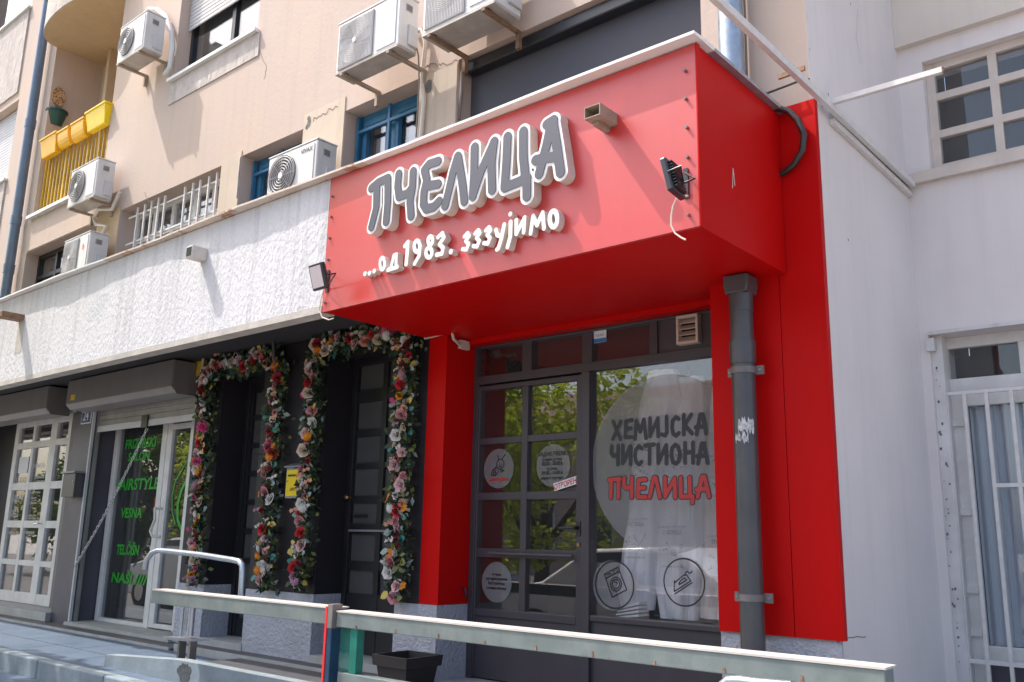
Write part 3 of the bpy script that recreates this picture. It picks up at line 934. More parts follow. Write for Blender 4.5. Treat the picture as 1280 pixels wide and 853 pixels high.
SL += [('о', [ell(172, 455, 13, 34)], .0115),
       ('д', [[(206, 488), (222, 478), (238, 408), (252, 402), (250, 478)], [(203, 492), (258, 474)]], .0115),
       ('1', [[(301, 354), (318, 332), (314, 400), (308, 458)]], .0135),
       ('9', [ell(370, 356, 16, 32), [(388, 352), (382, 410), (356, 455)]], .0125),
       ('8', [ell(446, 324, 13, 24), ell(438, 392, 17, 28)], .0125),
       ('3', [[(490, 304), (514, 281), (524, 306), (498, 344), (519, 366), (512, 398), (482, 404)]], .0125),
       ('.', [[(563, 386)]], .0150),
       ('з', ze(0, 0), .0115), ('з', ze(61, -17), .0115), ('з', ze(122, -34), .0115),
       ('у', [[(820, 262), (828, 292), (846, 298)], [(867, 232), (852, 310), (834, 368), (826, 374)]], .0120),
       ('ј', [[(904, 218), (902, 300), (886, 360)], [(902, 172)]], .0125),
       ('и', [[(936, 206), (936, 286)], [(936, 286), (984, 192)], [(982, 194), (978, 276)]], .0115),
       ('м', [[(1018, 282), (1032, 182), (1054, 236), (1086, 164), (1094, 254)]], .0115),
       ('о', [ell(1148, 200, 22, 46)], .0125)]
for ch, st, rr in SL:
    put_letter('letter', [tr(s, 440, 230, YS) for s in st], rr, 0.0, YS, F - 0.002, 'letter_white', 'letter_side', slo, 0.003)

# ================================================================== ground floor walls
DZ = 2.495
putw = lambda n, x0, x1, m_, lab=None, z0=FL, z1=DZ, y0=W, y1=S + 0.12: put(n, MB().box(x0, x1, y0, y1, z0, z1), m_, bld, label=lab)
xd0, xd1 = -5.44, PX(500, 640, W)            # right black door opening
x10, x11 = -6.88, -6.27                      # left black door opening
xs0, xs1 = -9.25, -7.29                      # salon opening
xt1 = -9.67                                  # studio opening right edge
ZD = 2.345
putw('pier', xd1, -4.352, 'dark_paint', 'dark pier beside the red pillar', z0=0.583)
putw('pier', xd1, -4.352, 'plinth', z1=0.580, y0=W - 0.012)
put('pillar', MB().box(-4.350, -4.181, W - 0.004, S + 0.12, 0.583, 2.333), 'red', bld, label='red clad pillar left of the shop door')
put('plinth', MB().box(-4.352, -4.179, W - 0.012, S + 0.12, FL, 0.581), 'plinth', bld)
putw('pier', x11, xd0, 'dark_paint', 'dark pier between the two garlanded doors', z0=0.583)
put('plinth', MB().box(x11 - 0.01, xd0 + 0.008, W - 0.012, S + 0.1, FL, 0.581), 'plinth', bld, label='grey rendered plinth between the two black doors')
putw('pier', xs1, x10, 'dark_paint', 'dark pier left of the left black door', z0=0.583)
put('plinth', MB().box(xs1 + 0.002, x10 + 0.006, W - 0.012, S + 0.1, FL, 0.581), 'plinth', bld)
putw('pier', xt1, xs0, 'dark_pillar', 'purple grey pillar carrying the house number', z0=0.09)
putw('pier', -13.4, -12.62, 'dark_paint', z0=0.09)
for xa, xb in ((xd0, xd1), (x10, x11)):
    put('door_head', MB().box(xa, xb, W + 0.001, S + 0.12, ZD, DZ), 'dark_paint', bld)
putw('wall_head', xs0, xs1, 'dark_paint', z0=2.30, y0=W + 0.05)
putw('wall_head', -12.62, xt1, 'dark_paint', z0=2.30, y0=W + 0.05)
putw('wall_head', -20, -13.4, 'dark_paint', z0=0.09)
# thresholds
put('threshold', MB().box(xd0, xd1, W - 0.02, S + 0.3, FL, 0.17), 'stone_edge', bld)
put('threshold', MB().box(x10, x11, W - 0.02, S + 0.3, FL, 0.17), 'stone_edge', bld)
put('threshold', MB().box(xs0, xs1, W - 0.05, S + 0.3, FL - 0.005, 0.125), 'stone_edge', bld)
put('threshold', MB().box(-12.62, xt1, W - 0.05, S + 0.3, FL - 0.005, 0.18), 'stone_edge', bld)
put('threshold', MB().box(-4.178, -2.206, W - 0.01, S + 0.3, FL - 0.01, 0.125), 'stone_edge', bld)
# yellow painted beam end above the salon
put('beam_end', MB().box(-7.62, -7.18, W - 0.03, W - 0.001, 2.36, 2.497), 'yellow_paint', bld, label='yellow painted beam end under the canopy')

# red cladding right of the shop and the stepped back white wall
rc = thing('red_cladding', 'tall red metal cladding between the shop window and the white wall', 'cladding', (-1.9, W, 0.58))
xm = PX(985, 600, W - 0.03)
put('panel', MB().box(-2.205, xm - 0.002, W - 0.03, W - 0.001, 0.583, 3.235), 'red', rc)
put('panel', MB().box(xm + 0.001, -1.601, W - 0.028, W - 0.001, 0.583, 3.235), 'red', rc)
put('edge_trim', MB().box(-1.6005, -1.588, W - 0.028, W + 0.012, 0.583, 3.235), 'red', rc)
put('pier', MB().box(-2.204, XC, W, S + 0.12, FL, 3.06), 'dark_paint', bld)
put('plinth', MB().box(-2.205, -1.606, W - 0.012, W - 0.0005, FL, 0.581), 'plinth', bld, label='grey plinth below the red cladding')
put('side_wall', MB().box(XC - 0.10, XC + 0.001, W + 0.0005, R, -0.4, 11.3), 'wall_white', bld, label='white side wall of the recess right of the red cladding')
# recess back wall
rw = (PX(1152, 78, R), 1.2, PZ(1168, 213, R), PZ(1152, 78, R))
rd = (-1.565, -0.30, FL, PZ(1160, 420, R))
bw_ = holed_wall(XC, 4.0, -0.4, 11.3, R, [rw, rd], 0.3)
put('back_wall', bw_, 'wall_white', bld, label='white back wall of the recess with barred door and window')
put('beam', MB().box(XC + 0.002, 4, R - 0.05, R - 0.001, PZ(1130, 57, R - 0.05), 5.6), 'wall_recess_warm', bld)
put('inner_wall', MB().box(XC - 0.1, XC - 0.001, R + 0.301, R + 1.19, -0.4, 11), 'interior', bld)
put('inner_wall', MB().box(XC, 4, R + 1.2, R + 1.3, -0.4, 11), 'interior', bld)
put('window_sill', MB().box(XC + 0.002, 4, R - 0.045, R - 0.001, rw[2] - 0.075, rw[2] - 0.004), 'cream_frame', bld)
put('lintel', MB().box(rd[0] - 0.0, 0.4, R - 0.03, R + 0.0, rd[3] - 0.002, rd[3] + 0.02), 'wall_white_worn', bld)
put('door_jamb', MB().box(rd[0] + 0.001, PX(1180, 470, R + 0.02), R + 0.03, R + 0.3, FL, rd[3] - 0.001), 'wall_white_worn', bld, label='worn white jamb with old bolt holes')

# white window in the recess
wy = R + 0.06
zA = [PZ(1160, 119.5 + 4.5, wy), PZ(1160, 166 + 5, wy)]
win(rw[0], rw[1], rw[2], rw[3], wy, [PX(1243, 110, wy), PX(1243, 110, wy) + 0.47, PX(1243, 110, wy) + 0.94], sorted(zA), 0.055, 0.05, 'cream_frame', 'glass_low', label='cream painted window with small panes above the barred door')

# barred white door in the recess
bd = thing('barred_door', 'white glazed door behind white steel bars in the recess at the right', 'door', (-1.0, R, FL))
wy = R + 0.14
zt0, zt1 = PZ(1181, 475, wy), PZ(1181, 437, wy)
xg0 = PX(1180.5, 455, wy)
xg1 = PX(1273, 440, wy)
fr = MB()
fr.box(xg0 - 0.07, xg0, wy, wy + 0.06, FL, rd[3]).box(xg0, rd[1], wy, wy + 0.06, zt1, rd[3]).box(xg0, rd[1], wy, wy + 0.06, zt0 - 0.08, zt0).box(xg1, xg1 + 0.06, wy, wy + 0.06, zt0, zt1)
put('door_frame', fr, 'white_frame', bd, bevel=0.004)
put('transom_pane', MB().box(xg0, xg1, wy + 0.03, wy + 0.036, zt0, zt1), 'glass_low', bd)
put('transom_room', MB().box(xg0, xg1, wy + 0.3, wy + 0.31, zt0, zt1), 'interior', bd)
lz1 = zt0 - 0.085
gl0, gl1 = PX(1216, 600, wy), PX(1216, 600, wy) + 0.52
gz0, gz1 = PZ(1241, 808, wy), PZ(1217, 507, wy)
lf = MB()
lf.box(xg0 + 0.002, gl0, wy + 0.005, wy + 0.05, FL + 0.01, lz1).box(gl1, gl1 + 0.12, wy + 0.005, wy + 0.05, FL + 0.01, lz1)
lf.box(gl0, gl1, wy + 0.005, wy + 0.05, gz1, lz1).box(gl0, gl1, wy + 0.005, wy + 0.05, gz0 - 0.09, gz0).box(gl0, gl1, wy + 0.005, wy + 0.05, FL + 0.01, FL + 0.1)
put('door_leaf', lf, 'white_frame', bd, bevel=0.005)
put('door_pane', MB().box(gl0, gl1, wy + 0.02, wy + 0.026, gz0, gz1), 'glass_low', bd)
put('lower_panel', MB().box(gl0, gl1, wy + 0.02, wy + 0.03, FL + 0.1, gz0 - 0.09), 'dark_pillar', bd)
put('fixed_panel', MB().box(gl1 + 0.123, rd[1] - 0.002, wy + 0.012, wy + 0.05, FL + 0.01, lz1), 'white_frame', bd)
cm = MB()
nseg = 46
vs = [(gl0 + (gl1 - gl0) * k / nseg, wy + 0.07 + 0.012 * math.sin(k * 1.35) + 0.006 * math.sin(k * 3.1), z_) for k in range(nseg + 1) for z_ in (gz0, gz1)]
cm.add(vs, [(2 * k, 2 * k + 2, 2 * k + 3, 2 * k + 1) for k in range(nseg)])
put('door_curtain', cm, 'curtain', bd, smooth=60)
for zz in (1.75, 1.0, 0.45):
    put('hinge', MB().cyl((xg0 - 0.005, wy - 0.012, zz - 0.05), (xg0 - 0.005, wy - 0.012, zz + 0.05), 0.012, 10), 'white_frame', bd)
for v_ in (494 + 34, 640, 737, 790):
    zz = PZ(1200, v_, R + 0.1)
    put('frame_spacer', MB().box(xg0 - 0.02, gl0 - 0.02, wy - 0.012, wy + 0.004, zz - 0.02, zz + 0.02), 'white_frame', bd)
gy = R + 0.055
gzt = PZ(1183, 491, gy)
put('grate_rail', MB().box(PX(1182, 491, gy) - 0.012, rd[1], gy - 0.012, gy + 0.012, gzt - 0.02, gzt), 'grille_white', bd)
zz = PZ(1245, 607, gy)
put('grate_rail', MB().box(PX(1243, 607, gy), rd[1], gy - 0.01, gy + 0.01, zz - 0.011, zz + 0.011), 'grille_white', bd)
zz = PZ(1213, 826, gy)
put('grate_rail', MB().box(PX(1182, 491, gy) + 0.012, rd[1], gy - 0.01, gy + 0.01, zz - 0.012, zz + 0.012), 'grille_white', bd)
xl = PX(1182, 491, gy)
for k_, u_ in enumerate((1182, 1205.5, 1233, 1264.5)):
    xx = PX(u_, 494, gy)
    r_ = 0.014 if k_ == 0 else 0.010
    put('grate_bar', MB().box(xx - r_, xx + r_, gy - 0.011, gy + 0.011, FL + 0.02, gzt - 0.02), 'grille_white', bd)
for k_ in range(4):
    xx = PX(1264.5, 494, gy) + 0.15 * (k_ + 1)
    put('grate_bar', MB().box(xx - 0.010, xx + 0.010, gy - 0.011, gy + 0.011, FL + 0.02, gzt - 0.02), 'grille_white', bd)
for v_ in (535, 800):
    zz = PZ(1180, v_, gy)
    put('grate_hinge', MB().box(rd[0] + 0.03, xl - 0.012, gy - 0.008, gy + 0.008, zz - 0.02, zz + 0.02), 'grille_white', bd)
put('wall_bracket', MB().box(PX(1158, 424, R), PX(1168, 424, R), R - 0.02, R + 0.02, PZ(1160, 440, R), PZ(1160, 424, R)), 'wall_white_worn', bd)

# ================================================================== laundry shopfront
sf = thing('shopfront', 'dark grey framed glass front of the laundry under the red sign box', 'shopfront', (-3.2, S, FL))
xA, xB = -4.179, -2.206
xm0, xm1 = PX(727.5, 600, S), PX(737.5, 600, S)      # post between door and window
zg_top = PZ(740, 463.6, S)                           # top of the big pane
zt_b, zt_t = PZ(727, 454, S), PZ(665, 426, S)        # transom panes
zsill = PZ(737.5, 769, S)
fd = 0.07
mb = MB()
mb.box(xA, xB, S, S + fd, zt_t, 2.30).box(xA, xB, S, S + fd, zg_top, zt_b).box(xm0, xm1, S - 0.012, S + fd, 0.125, zg_top)
mb.box(xA, xA + 0.045, S, S + fd, 0.125, zg_top).box(xB - 0.03, xB, S, S + fd, zsill, zg_top)
put('frame', mb, 'frame_dark', sf, bevel=0.004)
tx = [PX(u_, v_, S) for u_, v_ in ((597, 450), (653, 440), (664.5, 440), (727.5, 430), (739.5, 430), (811.5, 415), (821, 412))]
for a_, b_ in ((xA, tx[0]), (tx[1], tx[2]), (tx[3], tx[4]), (tx[5], tx[6])):
    put('transom_bar', MB().box(a_, b_, S + 0.001, S + fd - 0.001, zt_b, zt_t), 'frame_dark', sf)
for a_, b_ in ((tx[0], tx[1]), (tx[2], tx[3]), (tx[4], tx[5])):
    put('transom_pane', MB().box(a_, b_, S + 0.03, S + 0.036, zt_b, zt_t), 'glass', sf)
put('vent_panel', MB().box(tx[6], xB, S + 0.018, S + 0.03, zt_b, zt_t), 'frame_dark', sf)
put('window_pane', MB().box(xm1, xB - 0.03, S + 0.03, S + 0.036, zsill, zg_top), 'glass', sf, label='big display pane with the round shop name film')
put('lower_panel', MB().box(xm1, xB, S + 0.014, S + 0.05, 0.125, zsill - 0.035), 'frame_dark', sf)
put('window_ledge', MB().box(xm1, xB, S - 0.006, S + 0.05, zsill - 0.035, zsill), 'frame_dark', sf, bevel=0.006)
# door leaf
dl = PX(587.5, 600, S)
dl = xA + 0.047
dx = [PX(597, 600, S), PX(650, 600, S), PX(657.5, 600, S), PX(719.5, 600, S)]
dzz = [(PZ(690, 478.5, S), PZ(690, 541.5, S)), (PZ(690, 550, S), PZ(690, 614, S)), (PZ(690, 624, S), PZ(690, 688, S)), (PZ(690, 700, S), PZ(690, 768, S))]
mb = MB()
y0, y1 = S + 0.004, S + 0.055
zd1 = zg_top - 0.012
mb.box(dl, dx[0], y0, y1, 0.135, zd1).box(dx[3], xm0 - 0.003, y0, y1, 0.135, zd1)
mb.box(dx[0], dx[3], y0, y1, dzz[0][0], zd1)
mb.box(dx[0], dx[3], y0, y1, dzz[3][1] - 0.05, dzz[3][1])
put('door_leaf', mb, 'frame_dark', sf, bevel=0.005)
put('kick_panel', MB().box(dx[0], dx[3], y0 + 0.012, y1, 0.135, dzz[3][1] - 0.051), 'frame_dark', sf)
put('glazing_bar', MB().box(dx[1], dx[2], y0 + 0.003, y1, dzz[3][1], dzz[0][0]), 'frame_dark', sf, bevel=0.003)
for k_ in range(3):
    for a_, b_ in ((dx[0], dx[1]), (dx[2], dx[3])):
        put('glazing_bar', MB().box(a_, b_, y0 + 0.004, y1, dzz[k_ + 1][0], dzz[k_][1]), 'frame_dark', sf, bevel=0.003)
for k_ in range(4):
    for a_, b_ in ((dx[0], dx[1]), (dx[2], dx[3])):
        put('door_pane', MB().box(a_, b_, S + 0.03, S + 0.036, dzz[k_][1], dzz[k_][0]), 'glass', sf)
zz = PZ(690, 694.5, S)
put('push_bar', MB().tube([(PX(615, 692, S), S - 0.035, zz), (PX(720, 696, S), S - 0.035, zz)], 0.010, 8), 'frame_dark', sf, smooth=True)
hp = P(723, 660, 1, S)
hd = put('door_handle', MB().cyl((hp[0], S + 0.004, hp[2]), (hp[0], S - 0.05, hp[2]), 0.010, 10).tube([(hp[0], S - 0.045, hp[2]), (hp[0] - 0.06, S - 0.05, hp[2] - 0.002), (hp[0] - 0.115, S - 0.048, hp[2] - 0.004)], [0.011, 0.009, 0.007], 10), 'black_metal', sf, smooth=True)
put('handle_plate', MB().box(hp[0] - 0.016, hp[0] + 0.016, S - 0.004, S + 0.003, hp[2] - 0.05, hp[2] + 0.04), 'black_metal', sf, bevel=0.004)
put('lock', MB().cyl((hp[0] + 0.004, S + 0.003, hp[2] - 0.10), (hp[0] + 0.004, S - 0.008, hp[2] - 0.10), 0.011, 10), 'brass', sf)
# vent
va = RECT(845.5, 396, 873.5, 428, S - 0.02)
vg = thing('vent_grille', 'square beige plastic vent grille on the dark panel above the shop window', 'vent', ((va[0] + va[1]) / 2, S, va[2]))
mb = MB()
t = 0.016
mb.box(va[0], va[1], S - 0.03, S + 0.017, va[3] - t, va[3]).box(va[0], va[1], S - 0.03, S + 0.017, va[2], va[2] + t)
mb.box(va[0], va[0] + t, S - 0.03, S + 0.017, va[2] + t, va[3] - t).box(va[1] - t, va[1], S - 0.03, S + 0.017, va[2] + t, va[3] - t)
put('vent_frame', mb, 'vent', vg, bevel=0.003)
put('vent_back', MB().box(va[0] + t, va[1] - t, S + 0.010, S + 0.016, va[2] + t, va[3] - t), 'blind_dark', vg)
for k_ in range(4):
    z0_ = va[2] + t + (va[3] - va[2] - 2 * t) * (k_ + 0.5) / 4
    hgt = (va[3] - va[2] - 2 * t) / 4 * 0.40
    put('slat', MB().prism([(S - 0.024, z0_ - hgt), (S + 0.006, z0_ + hgt), (S + 0.009, z0_ + hgt - 0.003), (S - 0.021, z0_ - hgt - 0.003)], 0, va[0] + t, va[1] - t), 'vent', vg)

# films and prints on the glass
YG = S + 0.026


def film(name, mb_, m_, lab=None, parent=sf, smooth=False):
    return put(name, mb_, m_, parent, label=lab, fixn=False)


def clipped_disc(cx_, cz_, r, y, x_lo, x_hi, n=96):
    pts_ = [(cx_ + r * math.cos(2 * math.pi * k / n), cz_ + r * math.sin(2 * math.pi * k / n)) for k in range(n)]
    pts_ = [(min(max(a, x_lo), x_hi), b) for a, b in pts_]
    return MB().add([(a, y, b) for a, b in pts_], [tuple(range(n))])


ptop = P(828, 468.5, 1, YG)
pl = P(740, 560, 1, YG)
pc = P(776, 669, 1, YG)
best = min(((abs(math.hypot(pc[0] - (pl[0] + r), pc[2] - (ptop[2] - r)) - r), r) for r in [0.3 + 0.002 * k for k in range(300)]))
rr = best[1]
film('name_film', clipped_disc(pl[0] + rr, ptop[2] - rr, rr, YG, xm1 + 0.003, xB - 0.031), 'disc', 'big round grey film carrying the words ХЕМИЈСКА ЧИСТИОНА ПЧЕЛИЦА')
YL = S + 0.023
ALPHA = {   # strokes in a unit-high box, (width, strokes)
    'Х': (0.62, [[(0.08, 0.98), (0.26, 0.55), (0.52, 0.0)], [(0.55, 0.95), (0.30, 0.5), (0.06, 0.05)]]),
    'Е': (0.50, [[(0.48, 0.95), (0.12, 0.92), (0.10, 0.5), (0.08, 0.06), (0.48, 0.05)], [(0.12, 0.5), (0.42, 0.52)]]),
    'М': (0.74, [[(0.04, 0.0), (0.14, 0.96), (0.36, 0.36), (0.58, 0.98), (0.70, 0.0)]]),
    'И': (0.62, [[(0.08, 0.98), (0.07, 0.04), (0.54, 0.94), (0.55, 0.0)]]),
    'Ј': (0.40, [[(0.30, 1.0), (0.30, 0.2), (0.20, 0.03), (0.02, 0.10)]]),
    'С': (0.52, [[(0.46, 0.86), (0.30, 0.97), (0.12, 0.80), (0.07, 0.45), (0.14, 0.12), (0.30, 0.02), (0.46, 0.14)]]),
    'К': (0.60, [[(0.10, 1.0), (0.08, 0.0)], [(0.52, 0.98), (0.14, 0.48), (0.54, 0.02)]]),
    'А': (0.64, [[(0.06, 0.0), (0.28, 0.98), (0.40, 0.98), (0.58, 0.02)], [(0.02, 0.36), (0.52, 0.38)]]),
    'Ч': (0.56, [[(0.08, 0.98), (0.06, 0.6), (0.18, 0.45), (0.44, 0.52)], [(0.48, 1.0), (0.46, 0.0)]]),
    'Т': (0.58, [[(0.02, 0.94), (0.56, 0.98)], [(0.30, 0.95), (0.27, 0.0)]]),
    'О': (0.62, [[(0.30, 0.98), (0.12, 0.82), (0.07, 0.45), (0.16, 0.10), (0.32, 0.02), (0.48, 0.14), (0.56, 0.52), (0.46, 0.88), (0.30, 0.98)]]),
    'Н': (0.60, [[(0.10, 1.0), (0.08, 0.0)], [(0.54, 1.0), (0.52, 0.0)], [(0.09, 0.50), (0.53, 0.54)]]),
    'П': (0.60, [[(0.02, 0.93), (0.58, 0.97)], [(0.12, 0.93), (0.10, 0.0)], [(0.52, 0.95), (0.50, 0.0)]]),
    'Л': (0.60, [[(0.04, 0.0), (0.26, 0.98), (0.36, 0.98), (0.55, 0.0)]]),
    'Ц': (0.66, [[(0.08, 1.0), (0.07, 0.06), (0.62, 0.08)], [(0.50, 1.0), (0.50, 0.08)], [(0.62, 0.08), (0.60, -0.22)]]),
}


def word(txt, p0, p1, h, rad, m_, lab, outline=None, gap=0.13, y=None):
    y = y or YL
    tot = sum(ALPHA[c][0] + gap for c in txt) - gap
    L_ = p1[0] - p0[0]
    sx = L_ / tot
    sl = (p1[2] - p0[2]) / L_
    cur = 0.0
    for n_, c in enumerate(txt):
        w_, st = ALPHA[c]
        wob = (0.03 * h) * math.sin(n_ * 2.3)
        s2 = [[(p0[0] + (cur + a) * sx, p0[2] + b * h + wob + (cur + a) * sx * sl) for a, b in s_] for s_ in st]
        if outline:
            mb_, _ = glyph(s2, rad, 0.006, y + 0.0015, None, 0.004)
            o_ = film('letter', mb_, outline, lab)
            mb_, _ = glyph(s2, rad, 0.0, y, None, 0.004)
            film('letter_fill', mb_, m_, None, parent=o_)
        else:
            mb_, _ = glyph(s2, rad, 0.0, y, None, 0.004)
            film('letter', mb_, m_, lab)
        cur += w_ + gap


rows = [('ХЕМИЈСКА', (765, 550), (884, 542), (827, 517)), ('ЧИСТИОНА', (763, 581), (886, 579), (827, 552)), ('ПЧЕЛИЦА', (761, 622), (888, 622), (827, 592))]
for txt, q0, q1, q2 in rows:
    p0, p1 = P(*q0, 1, YL), P(*q1, 1, YL)
    zm = (p0[2] + p1[2]) / 2
    h_ = 0.112
    if txt == 'ПЧЕЛИЦА':
        word(txt, p0, p1, h_, 0.0115, 'film_red', 'red letter with a black outline on the film', outline='film_black')
    else:
        word(txt, p0, p1, h_, 0.0125, 'film_black', None)


def film_ellipse(u_, v_, du, dv, m_, name='film_disc', lab=None, y=YG):
    a_ = P(u_ - du, v_, 1, y)
    b_ = P(u_ + du, v_, 1, y)
    c_ = P(u_, v_ - dv, 1, y)
    d_ = P(u_, v_ + dv, 1, y)
    r_ = ((b_[0] - a_[0]) / 2 + (c_[2] - d_[2]) / 2) / 2
    cx_, cz_ = (a_[0] + b_[0]) / 2, (c_[2] + d_[2]) / 2
    film(name, MB().disc(cx_, cz_, r_, r_, y, 56), m_, lab)
    return cx_, cz_, r_


def txt(body, size, cx_, cz_, m_, y=YL, name='print', sq=1.0, shear=0.0, bold=0.0, parent=sf, lab=None, slope=0.0):
    return put(name, text_mesh(body, size, cx_, cz_, y, shear, sq, bold, slope, 'CENTER'), m_, parent, label=lab, fixn=False)


# bee disc (a plain little bee drawn in lines)
bx, bz, br = film_ellipse(623.5, 586, 17.5, 26, 'disc', lab='round film with a small line drawn bee')


def sk(strokes, cx_, cz_, s_, rot=0.0):
    c_, s__ = math.cos(rot), math.sin(rot)
    return [[(cx_ + (a * c_ - b * s__) * s_, cz_ + (a * s__ + b * c_) * s_) for a, b in st] for st in strokes]


def circ(cx_, cz_, rx, rz=None, n=18):
    rz = rz or rx
    return [(cx_ + rx * math.cos(2 * math.pi * k / n), cz_ + rz * math.sin(2 * math.pi * k / n)) for k in range(n + 1)]


bee = [circ(0.12, 0.12, 0.25), [(0.02, 0.35), (-0.08, 0.60)], [(0.22, 0.35), (0.42, 0.60)], [(-0.10, 0.0), (-0.38, -0.15), (-0.48, -0.42), (-0.20, -0.45), (0.05, -0.22)],
       [(-0.16, -0.05), (-0.22, -0.42)], [(-0.28, -0.10), (-0.34, -0.42)], [(0.10, -0.15), (0.36, -0.20), (0.14, -0.30)], [(0.06, 0.14), (0.08, 0.12)], [(0.2, 0.14), (0.22, 0.12)], [(0.06, 0.02), (0.14, -0.03), (0.22, 0.03)]]
mb, _ = glyph(sk(bee, bx, bz + 0.012, br), 0.0032, 0, YL, None, 0.0025)
film('bee_drawing', mb, 'film_black')
txt('...чисто зујање', 0.030, bx, bz - br * 0.62, 'film_red', sq=0.78, shear=0.3, bold=0.002)
hx, hz, hr = film_ellipse(691.5, 582, 20.5, 27, 'disc', lab='round film with the opening hours')
for k_, (b_, s_, sq_) in enumerate((('РАДНО ВРЕМЕ', 0.036, .85), ('радним даном:', 0.024, .9), ('08.00 - 20.00 h', 0.032, .85), ('суботом:', 0.022, .9), ('09.00 - 14.00 h', 0.032, .85), ('недеља нерадна', 0.024, .9))):
    txt(b_, s_, hx - 0.005, hz + hr * (0.45 - 0.22 * k_), 'film_black', sq=sq_, bold=0.0012)
nx_, nz_, nr_ = film_ellipse(621, 728, 17.5, 27, 'disc', lab='round film with small notes')
for k_, (b_, s_) in enumerate((('за хитне', 0.022), ('случајеве позвати', 0.024), ('број телефона', 0.024), ('у радном времену', 0.022))):
    txt(b_, s_, nx_, nz_ + 0.04 - 0.028 * k_, 'film_black', sq=0.85, bold=0.001)
# ОТВОРЕНО strip, tilted
c_ = P(709, 604, 1, S + 0.012)
d_ = Vector((1, 0, 0.24)).normalized()
u3 = Vector((-d_.z, 0, d_.x))
put('open_sign', MB().obox(c_, d_, (0, 1, 0), u3, 0.105, 0.0015, 0.024), 'paper', sf, label='small tilted white sign with red ОТВОРЕНО')
put('print', text_mesh('ОТВОРЕНО', 0.046, c_[0], c_[2] - 0.017, S + 0.0095, 0, 0.78, 0.0015, 0.24, 'CENTER'), 'film_red', sf, fixn=False)
# washing machine and iron symbols
wx, wz, wr = film_ellipse(766, 732, 24.5, 32.5, 'disc', lab='round film with a washing machine symbol')
ring_c = P(768, 731, 1, YL)
film('symbol', MB().ring(ring_c[0], ring_c[2], 0.128, 0.137, YL), 'film_black', 'black ring round the washing machine symbol')
T7 = lambda pts_: tr(pts_, 730, 680, YL, 7.111)
wm = [T7(q) for q in ([(180, 270), (300, 206), (380, 408), (250, 474), (180, 270)], [(192, 306), (316, 242)], ell(283, 358, 50, 62), ell(283, 358, 33, 42), [(204, 276), (236, 262)], [(262, 246), (264, 245)], [(288, 236), (290, 235)], [(276, 338), (292, 344), (296, 356)])]
mb, _ = glyph(wm, 0.0036, 0, YL, None, 0.0025)
film('symbol', mb, 'film_black', 'washing machine symbol')
rc2 = P(855, 728, 1, YL)
film('symbol', MB().ring(rc2[0], rc2[2], 0.122, 0.131, YL), 'film_black', 'black ring round the iron symbol')
ir = [T7(q) for q in ([(806, 446), (960, 346)], [(802, 424), (802, 352), (834, 322), (884, 280), (912, 278), (950, 330), (802, 424)], [(842, 358), (856, 330), (894, 302), (912, 322), (848, 362)], [(896, 276), (902, 256), (920, 246), (936, 262), (956, 254), (960, 240)], [(800, 340), (806, 330)])]
mb, _ = glyph(ir, 0.0036, 0, YL, None, 0.0025)
film('symbol', mb, 'film_black', 'iron symbol')
# transom symbols and sticker
for u_, v_, r_ in ((639, 448.5, 0.058), (606, 451, 0.078)):
    c_ = P(u_, v_, 1, YL)
    film('symbol', MB().ring(c_[0], c_[2], r_ - 0.005, r_, YL), 'film_black')
    hg = [[(-0.8, -0.3), (0.0, 0.25), (0.8, -0.3), (-0.8, -0.3)], [(0.0, 0.25), (0.0, 0.5), (0.2, 0.62)]]
    mb, _ = glyph(sk(hg, c_[0], c_[2], r_ * 0.62, math.radians(-24)), 0.003, 0, YL, None, 0.0026)
    film('symbol', mb, 'film_black')
sa = RECT(742.5, 412.5, 758, 427, S + 0.022)
put('sticker', MB().box(sa[0], sa[1], S + 0.020, S + 0.022, sa[2], sa[3]), 'paper', sf, label='small white and blue sticker')
put('sticker_band', MB().box(sa[0] + 0.001, sa[1] - 0.001, S + 0.0185, S + 0.0195, sa[2] + 0.001, sa[2] + 0.025), 'sticker_blue', sf)
txt('сервис', 0.022, (sa[0] + sa[1]) / 2, sa[2] + 0.040, 'sticker_blue', y=S + 0.019, sq=0.9)

# shop interior
mb = MB()
put('shop_room', MB().box(-4.6, -1.75, S + 2.2, S + 2.25, 0, 2.6).box(-4.6, -4.55, S + 0.13, S + 2.2, 0, 2.6).box(-1.78, -1.73, S + 0.13, S + 1.2, 0, 2.6).box(-4.6, -1.75, S + 0.1, S + 2.2, 2.40, 2.48), 'interior', bld)
put('shop_floor', MB().box(-4.6, -1.75, S + 0.08, S + 2.2, 0.05, 0.11), 'pave_dark', bld)
put('display_shelf', MB().box(xm1 + 0.02, -1.8, S + 0.08, S + 0.55, zsill - 0.06, zsill - 0.02), 'frame_dark', sf)


